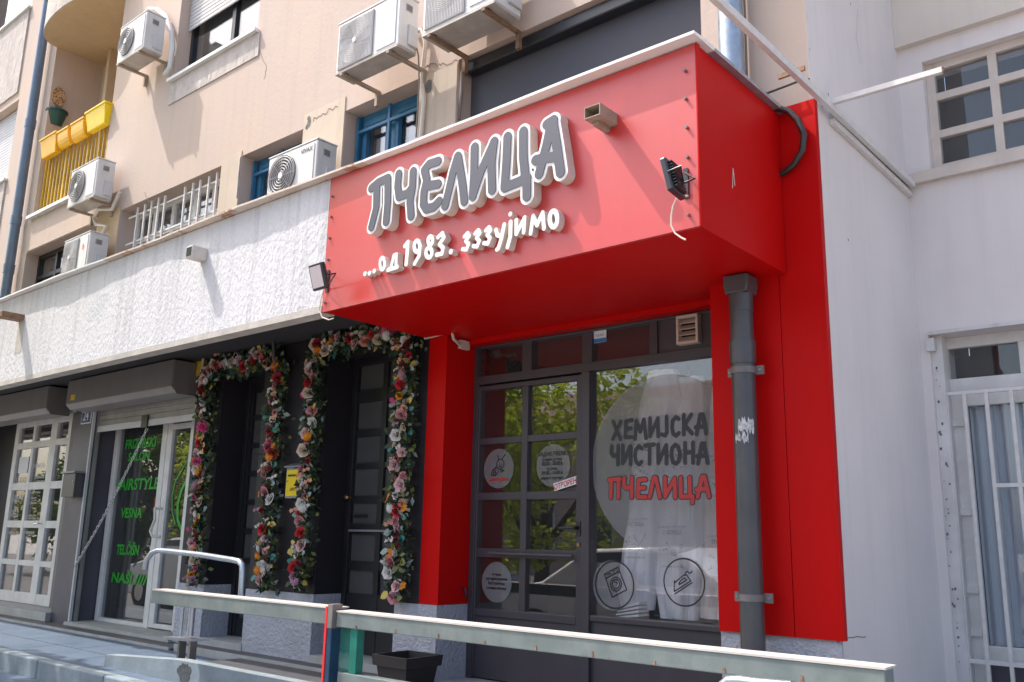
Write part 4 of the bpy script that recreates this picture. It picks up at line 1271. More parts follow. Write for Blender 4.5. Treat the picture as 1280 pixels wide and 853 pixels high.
def garment_bag(name, prof, m_, lab, y0, seed):
    """hanging garment bag: profile = list of (z, x_left, x_right)"""
    rn = random.Random(seed)
    t_ = thing(name, lab, 'garment bag', ((prof[-1][1] + prof[-1][2]) / 2, y0, prof[-1][0]), 'clear garment bags behind the shop window')
    n = 56
    vs_, fs_ = [], []
    rows_ = []
    for i in range(len(prof) - 1):
        for k in range(12):
            f_ = k / 12
            rows_.append([prof[i][q] * (1 - f_) + prof[i + 1][q] * f_ for q in range(3)])
    rows_.append(list(prof[-1]))
    ph = [rn.uniform(0, 6) for _ in range(6)]
    for i, (z_, xl_, xr_) in enumerate(rows_):
        for k in range(n):
            a = 2 * math.pi * k / n
            hw_ = (xr_ - xl_) / 2
            fold = 1 + 0.12 * math.sin(5 * a + ph[0] + z_ * 2.0) + 0.09 * math.sin(9 * a + ph[1] - z_ * 3.5) + 0.07 * math.sin(z_ * 17 + ph[2] + 2 * a) + 0.05 * math.sin(z_ * 31 + ph[3] - 4 * a)
            vs_.append(((xl_ + xr_) / 2 + hw_ * math.cos(a) * (0.97 + 0.03 * fold), y0 - 0.5 * hw_ * math.sin(a) * fold, z_))
    R_ = len(rows_)
    for i in range(R_ - 1):
        for k in range(n):
            fs_.append((i * n + k, i * n + (k + 1) % n, (i + 1) * n + (k + 1) % n, (i + 1) * n + k))
    fs_ += [tuple(range(n)), tuple((R_ - 1) * n + k for k in range(n))]
    put('film_cover', MB().add(vs_, fs_), m_, t_, smooth=80)
    put('hook', MB().tube([((rows_[0][1] + rows_[0][2]) / 2, y0, rows_[0][0] - 0.02), ((rows_[0][1] + rows_[0][2]) / 2, y0, rows_[0][0] + 0.08)], 0.004, 6), 'chrome', t_)
    # printed lines on the bag: word plus scribbled picture
    for zc in (prof[0][0] * 0.30 + prof[-1][0] * 0.70 + rn.uniform(-.03, .03), prof[0][0] * 0.62 + prof[-1][0] * 0.38):
        rr_ = min(rows_, key=lambda q: abs(q[0] - zc))
        xc = (rr_[1] + rr_[2]) / 2
        yy = y0 - 0.53 * (rr_[2] - rr_[1]) / 2 - 0.02
        put('print', text_mesh('ХЕМИЈСКО ЧИШЋЕЊЕ', 0.020, xc, zc + 0.08, yy, 0, 0.8, 0, 0.02, 'CENTER'), 'film_faintdark', t_, fixn=False)
        put('print', text_mesh('ПЧЕЛИЦА', 0.032, xc, zc + 0.045, yy, 0, 0.8, 0.0008, 0.02, 'CENTER'), 'film_faintdark', t_, fixn=False)
        st_ = []
        for q in range(9):
            ax_, az_ = rn.uniform(-0.08, 0.08), rn.uniform(-0.10, 0.0)
            st_.append([(xc + ax_ + rn.uniform(-.02, .02), zc + az_ + rn.uniform(-.018, .018)) for _ in range(4)])
        mb_, _ = glyph(st_, 0.0014, 0, yy, None, 0.003)
        put('print', mb_, 'film_faintdark', t_, fixn=False)
        put('print', text_mesh('улица број 12  тел. 555', 0.016, xc, zc - 0.14, yy, 0, 0.8, 0, 0.0, 'CENTER'), 'film_faintdark', t_, fixn=False)
    return t_


M['film_faintdark'] = film_mat('bag_print', (0.06, 0.06, 0.08), 0.75)
yb = S + 0.22
bp = lambda rows_: [(PZ((a + b) / 2, v_, yb - 0.05), PX(a, v_, yb - 0.05), PX(b, v_, yb - 0.05)) for v_, a, b in rows_]
garment_bag('garment_bag', bp([(462, 806, 842), (500, 796, 852), (560, 787, 826), (640, 781, 820), (700, 772, 817), (738, 766, 815), (762, 772, 812)]), 'bag', 'bluish white garment bag hanging leftmost behind the shop window', yb, 1)
garment_bag('garment_bag', bp([(470, 835, 872), (520, 826, 872), (600, 820, 872), (680, 815, 870), (740, 812, 868), (775, 818, 864)]), 'bag', 'grey white garment bag in the middle behind the iron symbol', yb + 0.03, 2)
garment_bag('garment_bag', bp([(480, 880, 930), (560, 872, 935), (650, 868, 940), (720, 866, 945), (776, 864, 945)]), 'bag_warm', 'warm tinted garment bag beside the red wall, rightmost behind the window', yb + 0.06, 3)
pa = P(774, 770, 1, S + 0.14)
pb = P(805, 772, 1, S + 0.14)
fo = thing('folded_papers', 'stack of folded white papers lying at the bottom of the shop window', 'papers', (pa[0], S + 0.14, zsill))
for k_ in range(4):
    put('sheet', MB().prism([(pa[0] + 0.01 * k_, zsill + 0.018 * k_ - 0.015), (pb[0] - 0.004, zsill + 0.02 + 0.022 * k_ - 0.015), (pb[0] - 0.004, zsill + 0.034 + 0.022 * k_ - 0.015), (pa[0] + 0.012 * k_, zsill + 0.008 + 0.018 * k_ - 0.015)], 1, S + 0.09, S + 0.2), 'paper', fo)

# ================================================================== two black doors
def black_door(x0, x1, lab, ucols, vrows, leafs, knob=None, slot=None, yd=S - 0.03, z0=0.17, z1=ZD - 0.001, solid=0.45):
    t_ = thing('panelled_door', lab, 'door', ((x0 + x1) / 2, yd, z0))
    fr_ = MB().box(x0, x0 + 0.05, yd, yd + 0.07, z0, z1).box(x1 - 0.05, x1, yd, yd + 0.07, z0, z1).box(x0 + 0.05, x1 - 0.05, yd, yd + 0.07, z1 - 0.05, z1)
    put('door_frame', fr_, 'black_frame', t_, bevel=0.004)
    ya, yb_ = yd + 0.012, yd + 0.055
    xs_ = sorted(set([x0 + 0.052, x1 - 0.052] + [c for p_ in ucols for c in p_]))
    zs_ = vrows            # list of (zlow, zhigh) low to high
    # rails and stiles
    st_ = [x0 + 0.052] + [c for p_ in ucols for c in p_] + [x1 - 0.052]
    for k in range(0, len(st_), 2):
        put('stile', MB().box(st_[k], st_[k + 1], ya, yb_, z0 + 0.005, z1 - 0.052), 'black_frame', t_)
    ed = [z0 + 0.005] + [c for p_ in zs_ for c in p_] + [z1 - 0.052]
    for ca, cb in ucols:
        for k in range(0, len(ed), 2):
            put('rail', MB().box(ca, cb, ya + 0.004, yb_, ed[k], ed[k + 1]), 'black_frame', t_)
        for za, zb_ in zs_:
            put('pane', MB().box(ca, cb, ya + 0.024, ya + 0.03, za, zb_), 'glass_black', t_)
    if knob:
        put('door_knob', MB().tube([(knob[0], ya, knob[1]), (knob[0], ya - 0.03, knob[1]), (knob[0], ya - 0.045, knob[1]), (knob[0], ya - 0.06, knob[1])], [0.010, 0.012, 0.022, 0.012], 12), 'brass', t_, smooth=True)
    if slot:
        put('letter_slot', MB().box(slot[0] - 0.07, slot[0] + 0.07, ya + 0.014, ya + 0.023, slot[1] - 0.012, slot[1] + 0.012), 'black_metal', t_)
        put('push_rail', MB().box(x0 + 0.06, x1 - 0.06, ya - 0.02, ya - 0.005, slot[1] - 0.115, slot[1] - 0.100), 'mail_grey', t_)
    return t_


yd = S - 0.03
cz = [PZ(460, v_, yd + 0.03) for v_ in (743, 713, 702, 668, 655, 629, 620, 586, 579, 546, 537, 503, 488, 455)]
zr = [(cz[k], cz[k + 1]) for k in range(0, 14, 2)]
c1 = (PX(435, 600, yd + 0.03), PX(475, 600, yd + 0.03))
c2 = (PX(481, 600, yd + 0.03), min(xd1 - 0.08, PX(481, 600, yd + 0.03) + 0.30))
black_door(xd0 + 0.001, xd1 - 0.001, 'black panelled door with small dark panes, beside the red pillar', [c1, c2], zr, 1, knob=(PX(437, 622, yd), PZ(437, 622, yd)), slot=(PX(447, 645, yd), PZ(447, 645, yd)))
zr2 = []
zlo = 0.30
n_ = 8
for k_ in range(n_):
    a_ = zlo + (ZD - 0.12 - zlo) * k_ / n_
    zr2.append((a_ + 0.02, a_ + (ZD - 0.12 - zlo) / n_ - 0.02))
black_door(x10 + 0.001, x11 - 0.001, 'black panelled door inside the left flower arch', [(x10 + 0.10, x11 - 0.08)], zr2, 1)

# ================================================================== shutter boxes, salon and studio fronts
def shutter_box(x0, x1, lab, stick):
    t_ = thing('roller_shutter_box', lab, 'shutter box', ((x0 + x1) / 2, 4.1, 2.2))
    yf = 3.97
    put('housing', MB().prism([(W - 0.002, 2.485), (yf, 2.485), (yf, 2.245), (W - 0.002, 2.245)], 0, x0, x1), 'shutter', t_, bevel=0.006)
    put('end_cap', MB().prism([(W - 0.004, 2.478), (yf + 0.012, 2.478), (yf + 0.012, 2.255), (yf + 0.05, 2.185), (W - 0.004, 2.185)], 0, x1 + 0.0005, x1 + 0.009), 'shutter', t_)
    put('underside', MB().prism([(yf + 0.002, 2.243), (W - 0.004, 2.243), (W - 0.004, 2.190), (yf + 0.05, 2.195)], 0, x0 + 0.002, x1 - 0.002), 'shutter_under', t_)
    for (u_, v_) in stick:
        c_ = P(u_, v_, 1, yf - 0.002)
        put('sticker', MB().box(c_[0] - 0.045, c_[0] + 0.045, yf - 0.003, yf - 0.001, c_[2] - 0.028, c_[2] + 0.028), 'sticker_yellow', t_)
    return t_


shutter_box(PX(84, 490, 3.97), -7.30, 'grey roller shutter box above the hair salon with a small yellow sticker', [(91, 497)])
shutter_box(-12.9, PX(60, 490, 3.97), 'grey roller shutter box above the studio front, farthest left', [])


def shutter_curtain(x0, x1, z0, z1, y, lab):
    t_ = thing('roller_shutter', lab, 'shutter', ((x0 + x1) / 2, y, z0))
    z_ = z0
    put('bottom_bar', MB().box(x0, x1, y - 0.012, y + 0.012, z0, z0 + 0.06), 'slat_light', t_, bevel=0.003)
    z_ = z0 + 0.062
    while z_ < z1:
        put('slat', MB().box(x0, x1, y - 0.008, y + 0.008, z_, min(z_ + 0.052, z1 + 0.02)), 'slat', t_, bevel=0.004)
        z_ += 0.055
    for xx in (x0 - 0.03, x1 + 0.002):
        put('guide_rail', MB().box(xx, xx + 0.028, y - 0.02, y + 0.02, 0.12, z1), 'slat', t_)
    return t_


ysh = W + 0.05
sc0, sc1 = xs0 + 0.032, xs1 - 0.032
zsc = PZ(243, 525.5, ysh)
sh1 = shutter_curtain(sc0, sc1, zsc, 2.3, ysh, 'raised metal roller shutter of the hair salon with its lock at the middle')
lp = P(180, 527, 1, ysh - 0.03)
put('lock_case', MB().box(lp[0] - 0.055, lp[0] + 0.055, ysh - 0.03, ysh - 0.014, lp[2] - 0.06, lp[2] + 0.06), 'black_metal', sh1)
zsc2 = PZ(60, 521, ysh)
sh2 = shutter_curtain(-12.58, xt1 - 0.032, zsc2, 2.3, ysh, 'raised pale roller shutter of the studio front at the left')

# salon glazing
sn = thing('hair_salon_front', 'pale framed glass front of the hair salon with bright green lettering', 'shopfront', (-8.3, S, FL))
ys = 4.46
sx = [PX(u_, 700, ys) for u_ in (126, 130.5, 186.5, 192.5, 199, 222.5, 227.5)]
zb_, zt_ = 0.125, 2.30
mb = MB().box(sx[0], sx[1], ys, ys + 0.06, zb_, zt_).box(sx[2], sx[3], ys, ys + 0.06, zb_, zt_).box(sx[5], sx[6], ys, ys + 0.06, zb_, zt_)
mb.box(sx[1], sx[2], ys, ys + 0.06, zb_, zb_ + 0.035)
put('frame', mb, 'white_frame', sn, bevel=0.004)
ztd = PZ(230, 535, ys)
mb = MB().box(sx[3] + 0.003, sx[4], ys + 0.004, ys + 0.056, zb_ + 0.01, zt_).box(sx[4], sx[5] - 0.002, ys + 0.004, ys + 0.056, ztd, ztd + 0.05).box(sx[4], sx[5] - 0.002, ys + 0.004, ys + 0.056, zb_ + 0.01, zb_ + 0.05)
put('door_leaf', mb, 'white_frame', sn, bevel=0.004)
put('window_pane', MB().box(sx[1], sx[2], ys + 0.03, ys + 0.036, zb_ + 0.035, zt_), 'glass_dark', sn)
put('door_pane', MB().box(sx[4], sx[5] - 0.002, ys + 0.03, ys + 0.036, zb_ + 0.05, ztd), 'glass_dark', sn)
put('fixed_panel', MB().box(xs0 + 0.001, sx[0] - 0.001, ys + 0.01, ys + 0.05, zb_, zt_), 'dark_paint', sn)
put('fixed_panel', MB().box(sx[6] + 0.001, xs1 - 0.001, ys + 0.01, ys + 0.05, zb_, zt_), 'frame_dark', sn)
hx_ = (sx[3] + sx[4]) / 2
zh1, zh0 = PZ(198, 636, ys), PZ(198, 671, ys)
put('door_handle', MB().tube([(hx_, ys, zh1), (hx_ - 0.02, ys - 0.06, zh1), (hx_ + 0.03, ys - 0.075, zh1 * .6 + zh0 * .4), (hx_ - 0.06, ys - 0.06, zh0 + 0.05), (hx_ - 0.02, ys - 0.055, zh0), (hx_ + 0.02, ys, zh0)], 0.013, 8), 'white_frame', sn, smooth=True)
put('salon_room', MB().box(xs0 - 0.3, xs1 + 0.3, ys + 1.1, ys + 1.14, 0, 2.5), 'salon_int', bld)
# the pier side strip: bright metal edge of pillar 24
put('edge_trim', MB().box(xs0 - 0.002, xs0 + 0.022, W - 0.012, W + 0.014, FL, 2.35), 'slat_light', sn)
yt = ys + 0.026


def stxt(body, u_, v0, v1, um, m_, sq, par, y, bold=0.0, shear=0.12):
    """text with cap height spanning v0..v1, centred on u_, width um px"""
    z1_, z0_ = PZ(u_, v0, y), PZ(u_, v1, y)
    size = (z1_ - z0_) / 0.72
    mb_ = text_mesh(body, size, 0, 0, y, shear, 1.0, bold, 0, 'CENTER')
    xs_ = [p[0] for p in mb_.v]
    want = PX(u_ + um / 2, v0, y) - PX(u_ - um / 2, v0, y)
    k = want / (max(xs_) - min(xs_))
    c_ = PX(u_, v0, y)
    mb_.v = [(c_ + p[0] * k, p[1], z0_ + p[2]) for p in mb_.v]
    return put('print', mb_, m_, par, fixn=False)


for body, u_, v0, v1, um in (('FRIZERSKI', 176, 548, 559.5, 38), ('SALON', 174, 565, 575.5, 27), ('HAIRSTYLE', 170, 598, 612, 56), ('VESNA', 164.5, 635, 647, 26), ('TEL.ČIŠN', 160, 681, 693.5, 28), ('NAŠI ////', 161, 717, 729.5, 45)):
    stxt(body, u_, v0, v1, um, 'film_green', 1, sn, yt, 0.0045, 0.1)
yd_ = ys + 0.026
sw_ = [(238, 570), (228, 587), (219, 602), (215, 620), (215, 640), (219, 655)]
sw2 = [(236, 598), (227, 612), (222, 630), (222, 650), (228, 665)]
for sw_s, r_ in ((sw_, 0.008), (sw2, 0.018)):
    pts_ = [(PX(a, b, yd_), PZ(a, b, yd_)) for a, b in sw_s]
    pts_ = [(min(x_, sx[5] - 0.02), z_) for x_, z_ in pts_]
    mb_, _ = glyph([pts_], r_, 0, yd_, None, 0.005)
    put('swirl', mb_, 'film_green', sn, fixn=False)
rp = RECT(189, 622, 194, 646, ys - 0.002)
put('notice', MB().box(sx[2] - 0.06, sx[2] - 0.005, ys + 0.020, ys + 0.022, rp[2] + 0.04, rp[3]), 'f_darkred', sn, label='small red notice on the salon glass')
# chain hanging from the shutter lock to the pillar
chn = thing('lock_chain', 'thin steel chain hanging slanted across the salon window', 'chain', tuple(P(183, 538, 1, ysh - 0.05)))
p0, p1 = P(183, 538, 1, ysh - 0.05), P(93, 710, 1, W - 0.03)
n_ = 46
for k_ in range(n_):
    f_ = k_ / n_
    sag = -0.06 * math.sin(math.pi * f_)
    q0 = p0 + (p1 - p0) * f_
    if k_ == 0:
        lk = MB().tube([(0.016 * math.cos(a) * 1.35, 0.009 * math.sin(a), 0) for a in [2 * math.pi * i / 8 for i in range(9)]], 0.0036, 5, cap=False)
        lme = mesh_of('chain_link', lk, 'chrome', smooth=80)
        dr = Vector(p1 - p0)
        eul = dr.to_track_quat('X', 'Z')
    ee = (eul @ Matrix.Rotation(math.pi / 2 * (k_ % 2), 3, 'X').to_quaternion()).to_euler()
    inst('chain_link', lme, chn, (q0[0], q0[1], q0[2] + sag), ee, 1.25)

# studio front
st = thing('studio_front', 'white framed studio door and window with small white lettering at the far left', 'shopfront', (-10.8, S, FL))
yq = 4.46
vr = 630
px_ = lambda u_: PX(u_, vr, yq)
colx = [(px_(12), px_(29.5)), (px_(32.5), px_(52)), (px_(59.5), px_(73.5))]
rowz = [(PZ(40, b_, yq), PZ(40, a_, yq)) for a_, b_ in ((560, 603), (612, 651), (660, 701))]
tr_z = (PZ(52, 551, yq), PZ(52, 531, yq))
bot_z = (0.30, PZ(40, 708, yq))
fz0, fz1 = 0.185, PZ(52, 523, yq)
xL = px_(7.5)
xR = px_(77.5)
vb = [xL, colx[0][0], colx[0][1], colx[1][0], colx[1][1], colx[2][0], colx[2][1], xR]
for k_ in range(0, 8, 2):
    put('frame_post', MB().box(vb[k_], vb[k_ + 1], yq, yq + 0.06, fz0, fz1), 'white_frame', st, bevel=0.004)
zed = [bot_z[1]] + [q for r_ in reversed(rowz) for q in r_] + [tr_z[0]]
zed = [fz0, bot_z[0], bot_z[1], rowz[2][0], rowz[2][1], rowz[1][0], rowz[1][1], rowz[0][0], rowz[0][1], tr_z[0], tr_z[1], fz1]
for ca, cb in colx:
    for k_ in range(0, 12, 2):
        put('frame_rail', MB().box(ca, cb, yq + 0.003, yq + 0.057, zed[k_], zed[k_ + 1]), 'white_frame', st, bevel=0.003)
    for k_ in range(1, 11, 2):
        put('pane', MB().box(ca, cb, yq + 0.03, yq + 0.036, zed[k_], zed[k_ + 1]), 'glass_dark', st)
put('fixed_panel', MB().box(-12.6, xL - 0.003, yq + 0.01, yq + 0.05, 0.185, 2.3), 'dark_paint', st)
put('door_handle', MB().tube([(px_(56), yq, PZ(55, 655, yq)), (px_(56), yq - 0.05, PZ(55, 655, yq)), (px_(56) - 0.1, yq - 0.05, PZ(55, 656, yq))], 0.009, 8), 'chrome', st, smooth=True)
put('side_post', MB().box(px_(78), xt1 - 0.002, yq - 0.005, yq + 0.055, 0.185, 2.3), 'shutter', st)
ypr = yq + 0.026
for body, u_, v0, v1, um in (('STUDIO.', 24.5, 596.5, 603, 17), ('galerija', 48, 578, 584, 15), ('masaža', 50, 593, 598, 11), ('i lepota', 50, 599, 603.5, 11),
                             ('PEDIKIR', 20.5, 619, 624, 13), ('TRETMANI', 19, 624.5, 628.5, 11), ('LINIJA &', 18, 637, 641, 11), ('LEPOTA', 17, 642, 646.5, 11),
                             ('radno vreme', 44, 613.5, 617, 13), ('• nokti', 41, 621, 624, 9), ('• šminka', 41, 627, 630, 9), ('ponedeljak-petak', 39, 643, 645.5, 13), ('subota 9-14', 38, 646.5, 649, 12),
                             ('MASAŽA & SPA', 16, 664, 668, 15), ('MANIKIR', 37, 664, 668, 12), ('• i depilacija', 34, 670.5, 673.5, 9)):
    stxt(body, u_, v0, v1, um, 'film_white', 1, st, ypr, 0.0, 0)
nr = RECT(25, 572, 34, 591, ypr)
put('notice', MB().box(nr[0], nr[1], ypr - 0.002, ypr, nr[2], nr[3]), 'paper', st, label='white paper notice')
put('studio_room', MB().box(-12.7, xt1 + 0.3, yq + 1.1, yq + 1.14, 0, 2.5), 'interior', bld)

# house number plate
na = RECT(103, 515, 113, 529, W - 0.006)
npl = thing('house_number_plate', 'small blue enamel plate with the number 24 on the purple grey pillar', 'number plate', ((na[0] + na[1]) / 2, W, na[2]))
put('plate', MB().box(na[0], na[1], W - 0.008, W - 0.0005, na[2], na[3]), 'paper', npl)
put('blue_field', MB().box(na[0] + 0.01, na[1] - 0.01, W - 0.0100, W - 0.0085, na[2] + 0.01, na[3] - 0.01), 'blue_plate', npl)
mb_ = text_mesh('24', 0.15, (na[0] + na[1]) / 2, na[2] + 0.035, W - 0.0115, 0, 0.80, 0.003, 0, 'CENTER')
put('number', mb_, 'film_white', npl, fixn=False)

# mailboxes
ma = RECT(358.5, 586, 373.5, 621, W - 0.07)
my = thing('yellow_mailbox', 'small bright yellow mailbox on the dark pier between the flower garlands', 'mailbox', ((ma[0] + ma[1]) / 2, W - 0.04, ma[2]))
put('case', MB().box(ma[0] - 0.008, ma[1] + 0.008, W - 0.065, W - 0.001, ma[2] - 0.01, ma[3] + 0.01), 'mail_grey', my, bevel=0.004)
put('door', MB().box(ma[0] + 0.006, ma[1] - 0.004, W - 0.071, W - 0.066, ma[2] + 0.006, ma[3] - 0.012), 'mail_yellow', my, bevel=0.002)
put('roof', MB().prism([(W - 0.085, ma[3] + 0.008), (W - 0.085, ma[3] + 0.016), (W - 0.001, ma[3] + 0.045), (W - 0.001, ma[3] + 0.010)], 0, ma[0] - 0.016, ma[1] + 0.016), 'mail_grey', my)
put('slot', MB().box(ma[0] + 0.025, ma[1] - 0.02, W - 0.0735, W - 0.0712, ma[3] - 0.062, ma[3] - 0.046), 'black_metal', my)
put('lock', MB().cyl((ma[0] + 0.025, W - 0.070, (ma[2] + ma[3]) / 2 + 0.01), (ma[0] + 0.025, W - 0.078, (ma[2] + ma[3]) / 2 + 0.01), 0.007, 8), 'chrome', my)
put('print', text_mesh('ЈПП', 0.03, (ma[0] + ma[1]) / 2, ma[2] + 0.045, W - 0.0735, 0.2, 1.0, 0.001, 0, 'CENTER'), 'film_black', my, fixn=False)
mg = RECT(84, 592, 91, 621, W - 0.1)
mm_ = thing('dark_mailbox', 'dark metal mailbox on the left edge of the purple grey pillar', 'mailbox', ((mg[0] + mg[1]) / 2, W - 0.05, mg[2]))
put('case', MB().box(mg[0] - 0.08, mg[1], W - 0.10, W - 0.001, mg[2], mg[3]), 'pipe_black', mm_, bevel=0.004)
put('roof', MB().box(mg[0] - 0.10, mg[1] + 0.02, W - 0.125, W - 0.001, mg[3] + 0.001, mg[3] + 0.018), 'mail_grey', mm_)
put('lock', MB().box(mg[1] - 0.05, mg[1] - 0.03, W - 0.104, W - 0.1005, mg[3] - 0.10, mg[3] - 0.07), 'chrome', mm_)

# ================================================================== downpipes
def pipe_thing(lab, u_, v_, y, r, z0, z1, m_, joints=(), clamps=(), name='drainpipe', n=20):
    x_ = PX(u_, v_, y)
    t_ = thing(name, lab, 'drainpipe', (x_, y, z0))
    put('pipe', MB().cyl((x_, y, z0), (x_, y, z1), r, n), m_, t_, smooth=True)
    for zj in joints:
        put('joint', MB().tube([(x_, y, zj - 0.06), (x_, y, zj + 0.035), (x_, y, zj + 0.055), (x_, y, zj + 0.056)], [r * 1.10, r * 1.14, r * 1.14, r], n), m_, t_, smooth=True)
    for zc in clamps:
        put('clamp', MB().cyl((x_, y, zc - 0.016), (x_, y, zc + 0.016), r * 1.07, n).box(x_ - r - 0.038, x_ + r + 0.038, y + 0.02, y + 0.035, zc - 0.022, zc + 0.022), 'post_grey' if m_ == 'pipe_black' else 'mail_grey', t_, smooth=True)
        for sx_ in (-1, 1):
            put('bolt', MB().cyl((x_ + sx_ * (r + 0.024), y + 0.02, zc), (x_ + sx_ * (r + 0.024), y + 0.012, zc), 0.006, 8), 'mail_grey', t_)
    return t_, x_


yp = W - 0.14
bpz = [PZ(936, v_, yp) for v_ in (463, 747)]
bp_t, bx_ = pipe_thing('dark grey downpipe with two clamps in front of the red cladding', 934, 600, yp, 0.057, 0.0, 2.15, 'pipe_black', [PZ(935, 440, yp)], bpz)
zt = PZ(933, 350, yp)
put('hopper', MB().prism([(bx_ - 0.066, 2.325), (bx_ + 0.066, 2.325), (bx_ + 0.066, 2.27), (bx_ + 0.058, 2.23), (bx_ - 0.058, 2.23), (bx_ - 0.066, 2.27)], 1, yp - 0.062, yp + 0.062), 'pipe_black', bp_t, bevel=0.008)
put('pipe_neck', MB().cyl((bx_, yp, 2.14), (bx_, yp, 2.24), 0.060, 20), 'pipe_black', bp_t, smooth=True)
# torn remains of a poster on the pipe
for (v0, v1, a0, a1, sd) in ((525, 542, -1.75, -0.35, 1), (543, 554, -2.1, -0.9, 2)):
    rn = random.Random(sd)
    z1_, z0_ = PZ(937, v0, yp), PZ(937, v1, yp)
    vs, fs = [], []
    nn = 14
    for k in range(nn + 1):
        a = a0 + (a1 - a0) * k / nn
        zz0 = z0_ + rn.uniform(-0.012, 0.02)
        zz1 = z1_ - rn.uniform(-0.012, 0.025)
        vs += [(bx_ + 0.0585 * math.cos(a), yp + 0.0585 * math.sin(a), zz0), (bx_ + 0.0585 * math.cos(a), yp + 0.0585 * math.sin(a), zz1)]
    for k in range(nn):
        fs.append((2 * k, 2 * k + 2, 2 * k + 3, 2 * k + 1))
    put('paper_scrap', MB().add(vs, fs), 'peel', bp_t, fixn=False)
pipe_thing('light galvanised drainpipe at the top right between the blind and the corner', 914, 50, W - 0.10, 0.068, 3.06, 9.0, 'galv', [3.55 + 2.2], [4.9])
pl_t, plx = pipe_thing('tall blue grey drainpipe at the far left', 44.5, 110, W - 0.09, 0.060, 3.06, 10.5, 'drain_blue', [PZ(38, 155, W - .09), PZ(16, 278, W - .09), PZ(10, 337, W - .09), 8.9], [])
cb = thing('wall_cable', 'thin brown cable running up beside the galvanised drainpipe', 'cable', (PX(931, 60, W - 0.02), W, 3.0))
put('wire', MB().tube([(PX(931, 60, W - 0.02), W - 0.012, 3.1), (PX(931, 60, W - 0.02) + 0.01, W - 0.012, 5.0)], 0.007, 6), 'cable_dark', cb)

# ================================================================== awning frame remains in the recess
af = thing('awning_arm', 'long thin white awning arm running outward from the recess past the roof edge', 'metal bar', (-1.575, 4.5, 3.26))
put('arm', MB().bar((-1.572, 2.3, 3.235), (-1.572, R - 0.05, 3.27), 0.014, 0.020), 'grille_white', af)
put('wall_rail', MB().box(XC + 0.003, XC + 0.03, W + 0.25, R - 0.01, 3.205, 3.235), 'grille_white', af)
put('wall_rail', MB().box(XC + 0.003, XC + 0.02, W + 0.25, R - 0.01, 3.285, 3.300), 'cream_frame', af)
ab = thing('cross_bar', 'thin white bar sticking out to the right from the awning arm', 'metal bar', (-1.5, 4.4, 3.29))
q0, q1 = P(1030, 131, 1, 4.38), P(1178, 88, 1, 4.38)
put('bar', MB().bar(q0, q1, 0.014, 0.014), 'grille_white', ab)
put('end_cap', MB().bar(q1, q1 + (q1 - q0) * 0.012, 0.012, 0.012), 'rust', ab)
q0, q1 = P(973, 97, 1, 4.0), P(1006, 85, 1, 4.0)
put('stub', MB().bar(q0, q1, 0.008, 0.012), 'rust', ab)
tcb = thing('trailing_cable', 'thin black cable along the top of the side wall of the recess', 'cable', (-1.6, 4.0, 3.3))
put('wire', MB().tube([P(950, 120, 1, 4.15), P(985, 107, 1, 4.15), P(1000, 101, 1, 4.2), P(1012, 99, 1, 4.22)], 0.006, 6), 'rubber', tcb)
# black hose beside the sign box
hs = thing('black_hose', 'curved thick black hose coming over the red side panel', 'hose', tuple(P(975, 180, 1, W - 0.06)))
hp_ = [P(u_, v_, 1, y_) for u_, v_, y_ in ((962, 131, W - 0.10), (972, 136, W - 0.08), (985, 139, W - 0.07), (997, 150, W - 0.07), (1005, 168, W - 0.07), (1003, 188, W - 0.07), (993, 205, W - 0.06), (980, 216, W - 0.05), (968, 220, W - 0.04))]
put('hose', MB().tube(hp_, 0.017, 12), 'rubber', hs, smooth=True)
put('nozzle', MB().tube([hp_[-1], P(963, 221, 1, W - 0.035)], 0.011, 8), 'brass', hs)

# ================================================================== rain spouts
sp = thing('rain_spout', 'open rectangular metal rain spout on the red front panel', 'spout', tuple(P(762, 158, 1, F)))
c_ = P(762, 153, 1, F)
x0, x1, z0, z1 = c_[0] - 0.045, c_[0] + 0.045, c_[2] - 0.029, c_[2] + 0.029
yy = F - 0.145
for bxs in (((x0, x0 + 0.004), (z0, z1)), ((x1 - 0.004, x1), (z0, z1)), ((x0 + 0.004, x1 - 0.004), (z0, z0 + 0.004)), ((x0 + 0.004, x1 - 0.004), (z1 - 0.004, z1))):
    put('duct_wall', MB().box(bxs[0][0], bxs[0][1], yy, F - 0.001, bxs[1][0], bxs[1][1]), 'bracket', sp)
put('duct_back', MB().box(x0 + 0.004, x1 - 0.004, F - 0.03, F - 0.003, z0 + 0.004, z1 - 0.004), 'blind_dark', sp)
put('support', MB().box(x0 + 0.02, x0 + 0.05, F - 0.10, F - 0.001, z0 - 0.022, z0 - 0.001), 'bracket', sp)
s2 = thing('small_spout', 'small square spout on the white canopy parapet', 'spout', tuple(P(250, 320, 1, F)))
c_ = P(255, 320, 1, F)
put('spout', MB().box(c_[0] - 0.045, c_[0] + 0.045, F - 0.12, F - 0.001, c_[2] - 0.045, c_[2] + 0.045), 'letter_side', s2, bevel=0.005)
put('spout_mouth', MB().box(c_[0] - 0.033, c_[0] + 0.033, F - 0.1225, F - 0.1205, c_[2] - 0.033, c_[2] + 0.033), 'blind_dark', s2)
s3 = thing('rusty_spout', 'rusty flat spout stub at the left end of the white parapet', 'spout', tuple(P(20, 397, 1, F)))
c_ = P(28, 398, 1, F)
put('spout', MB().box(c_[0] - 0.08, c_[0] + 0.05, F - 0.20, F - 0.001, c_[2] - 0.028, c_[2] + 0.028), 'rust', s3, bevel=0.004)
put('stain', MB().box(c_[0] - 0.07, c_[0] + 0.07, F - 0.0025, F - 0.0008, c_[2] - 0.34, c_[2] - 0.03), 'lip', s3)

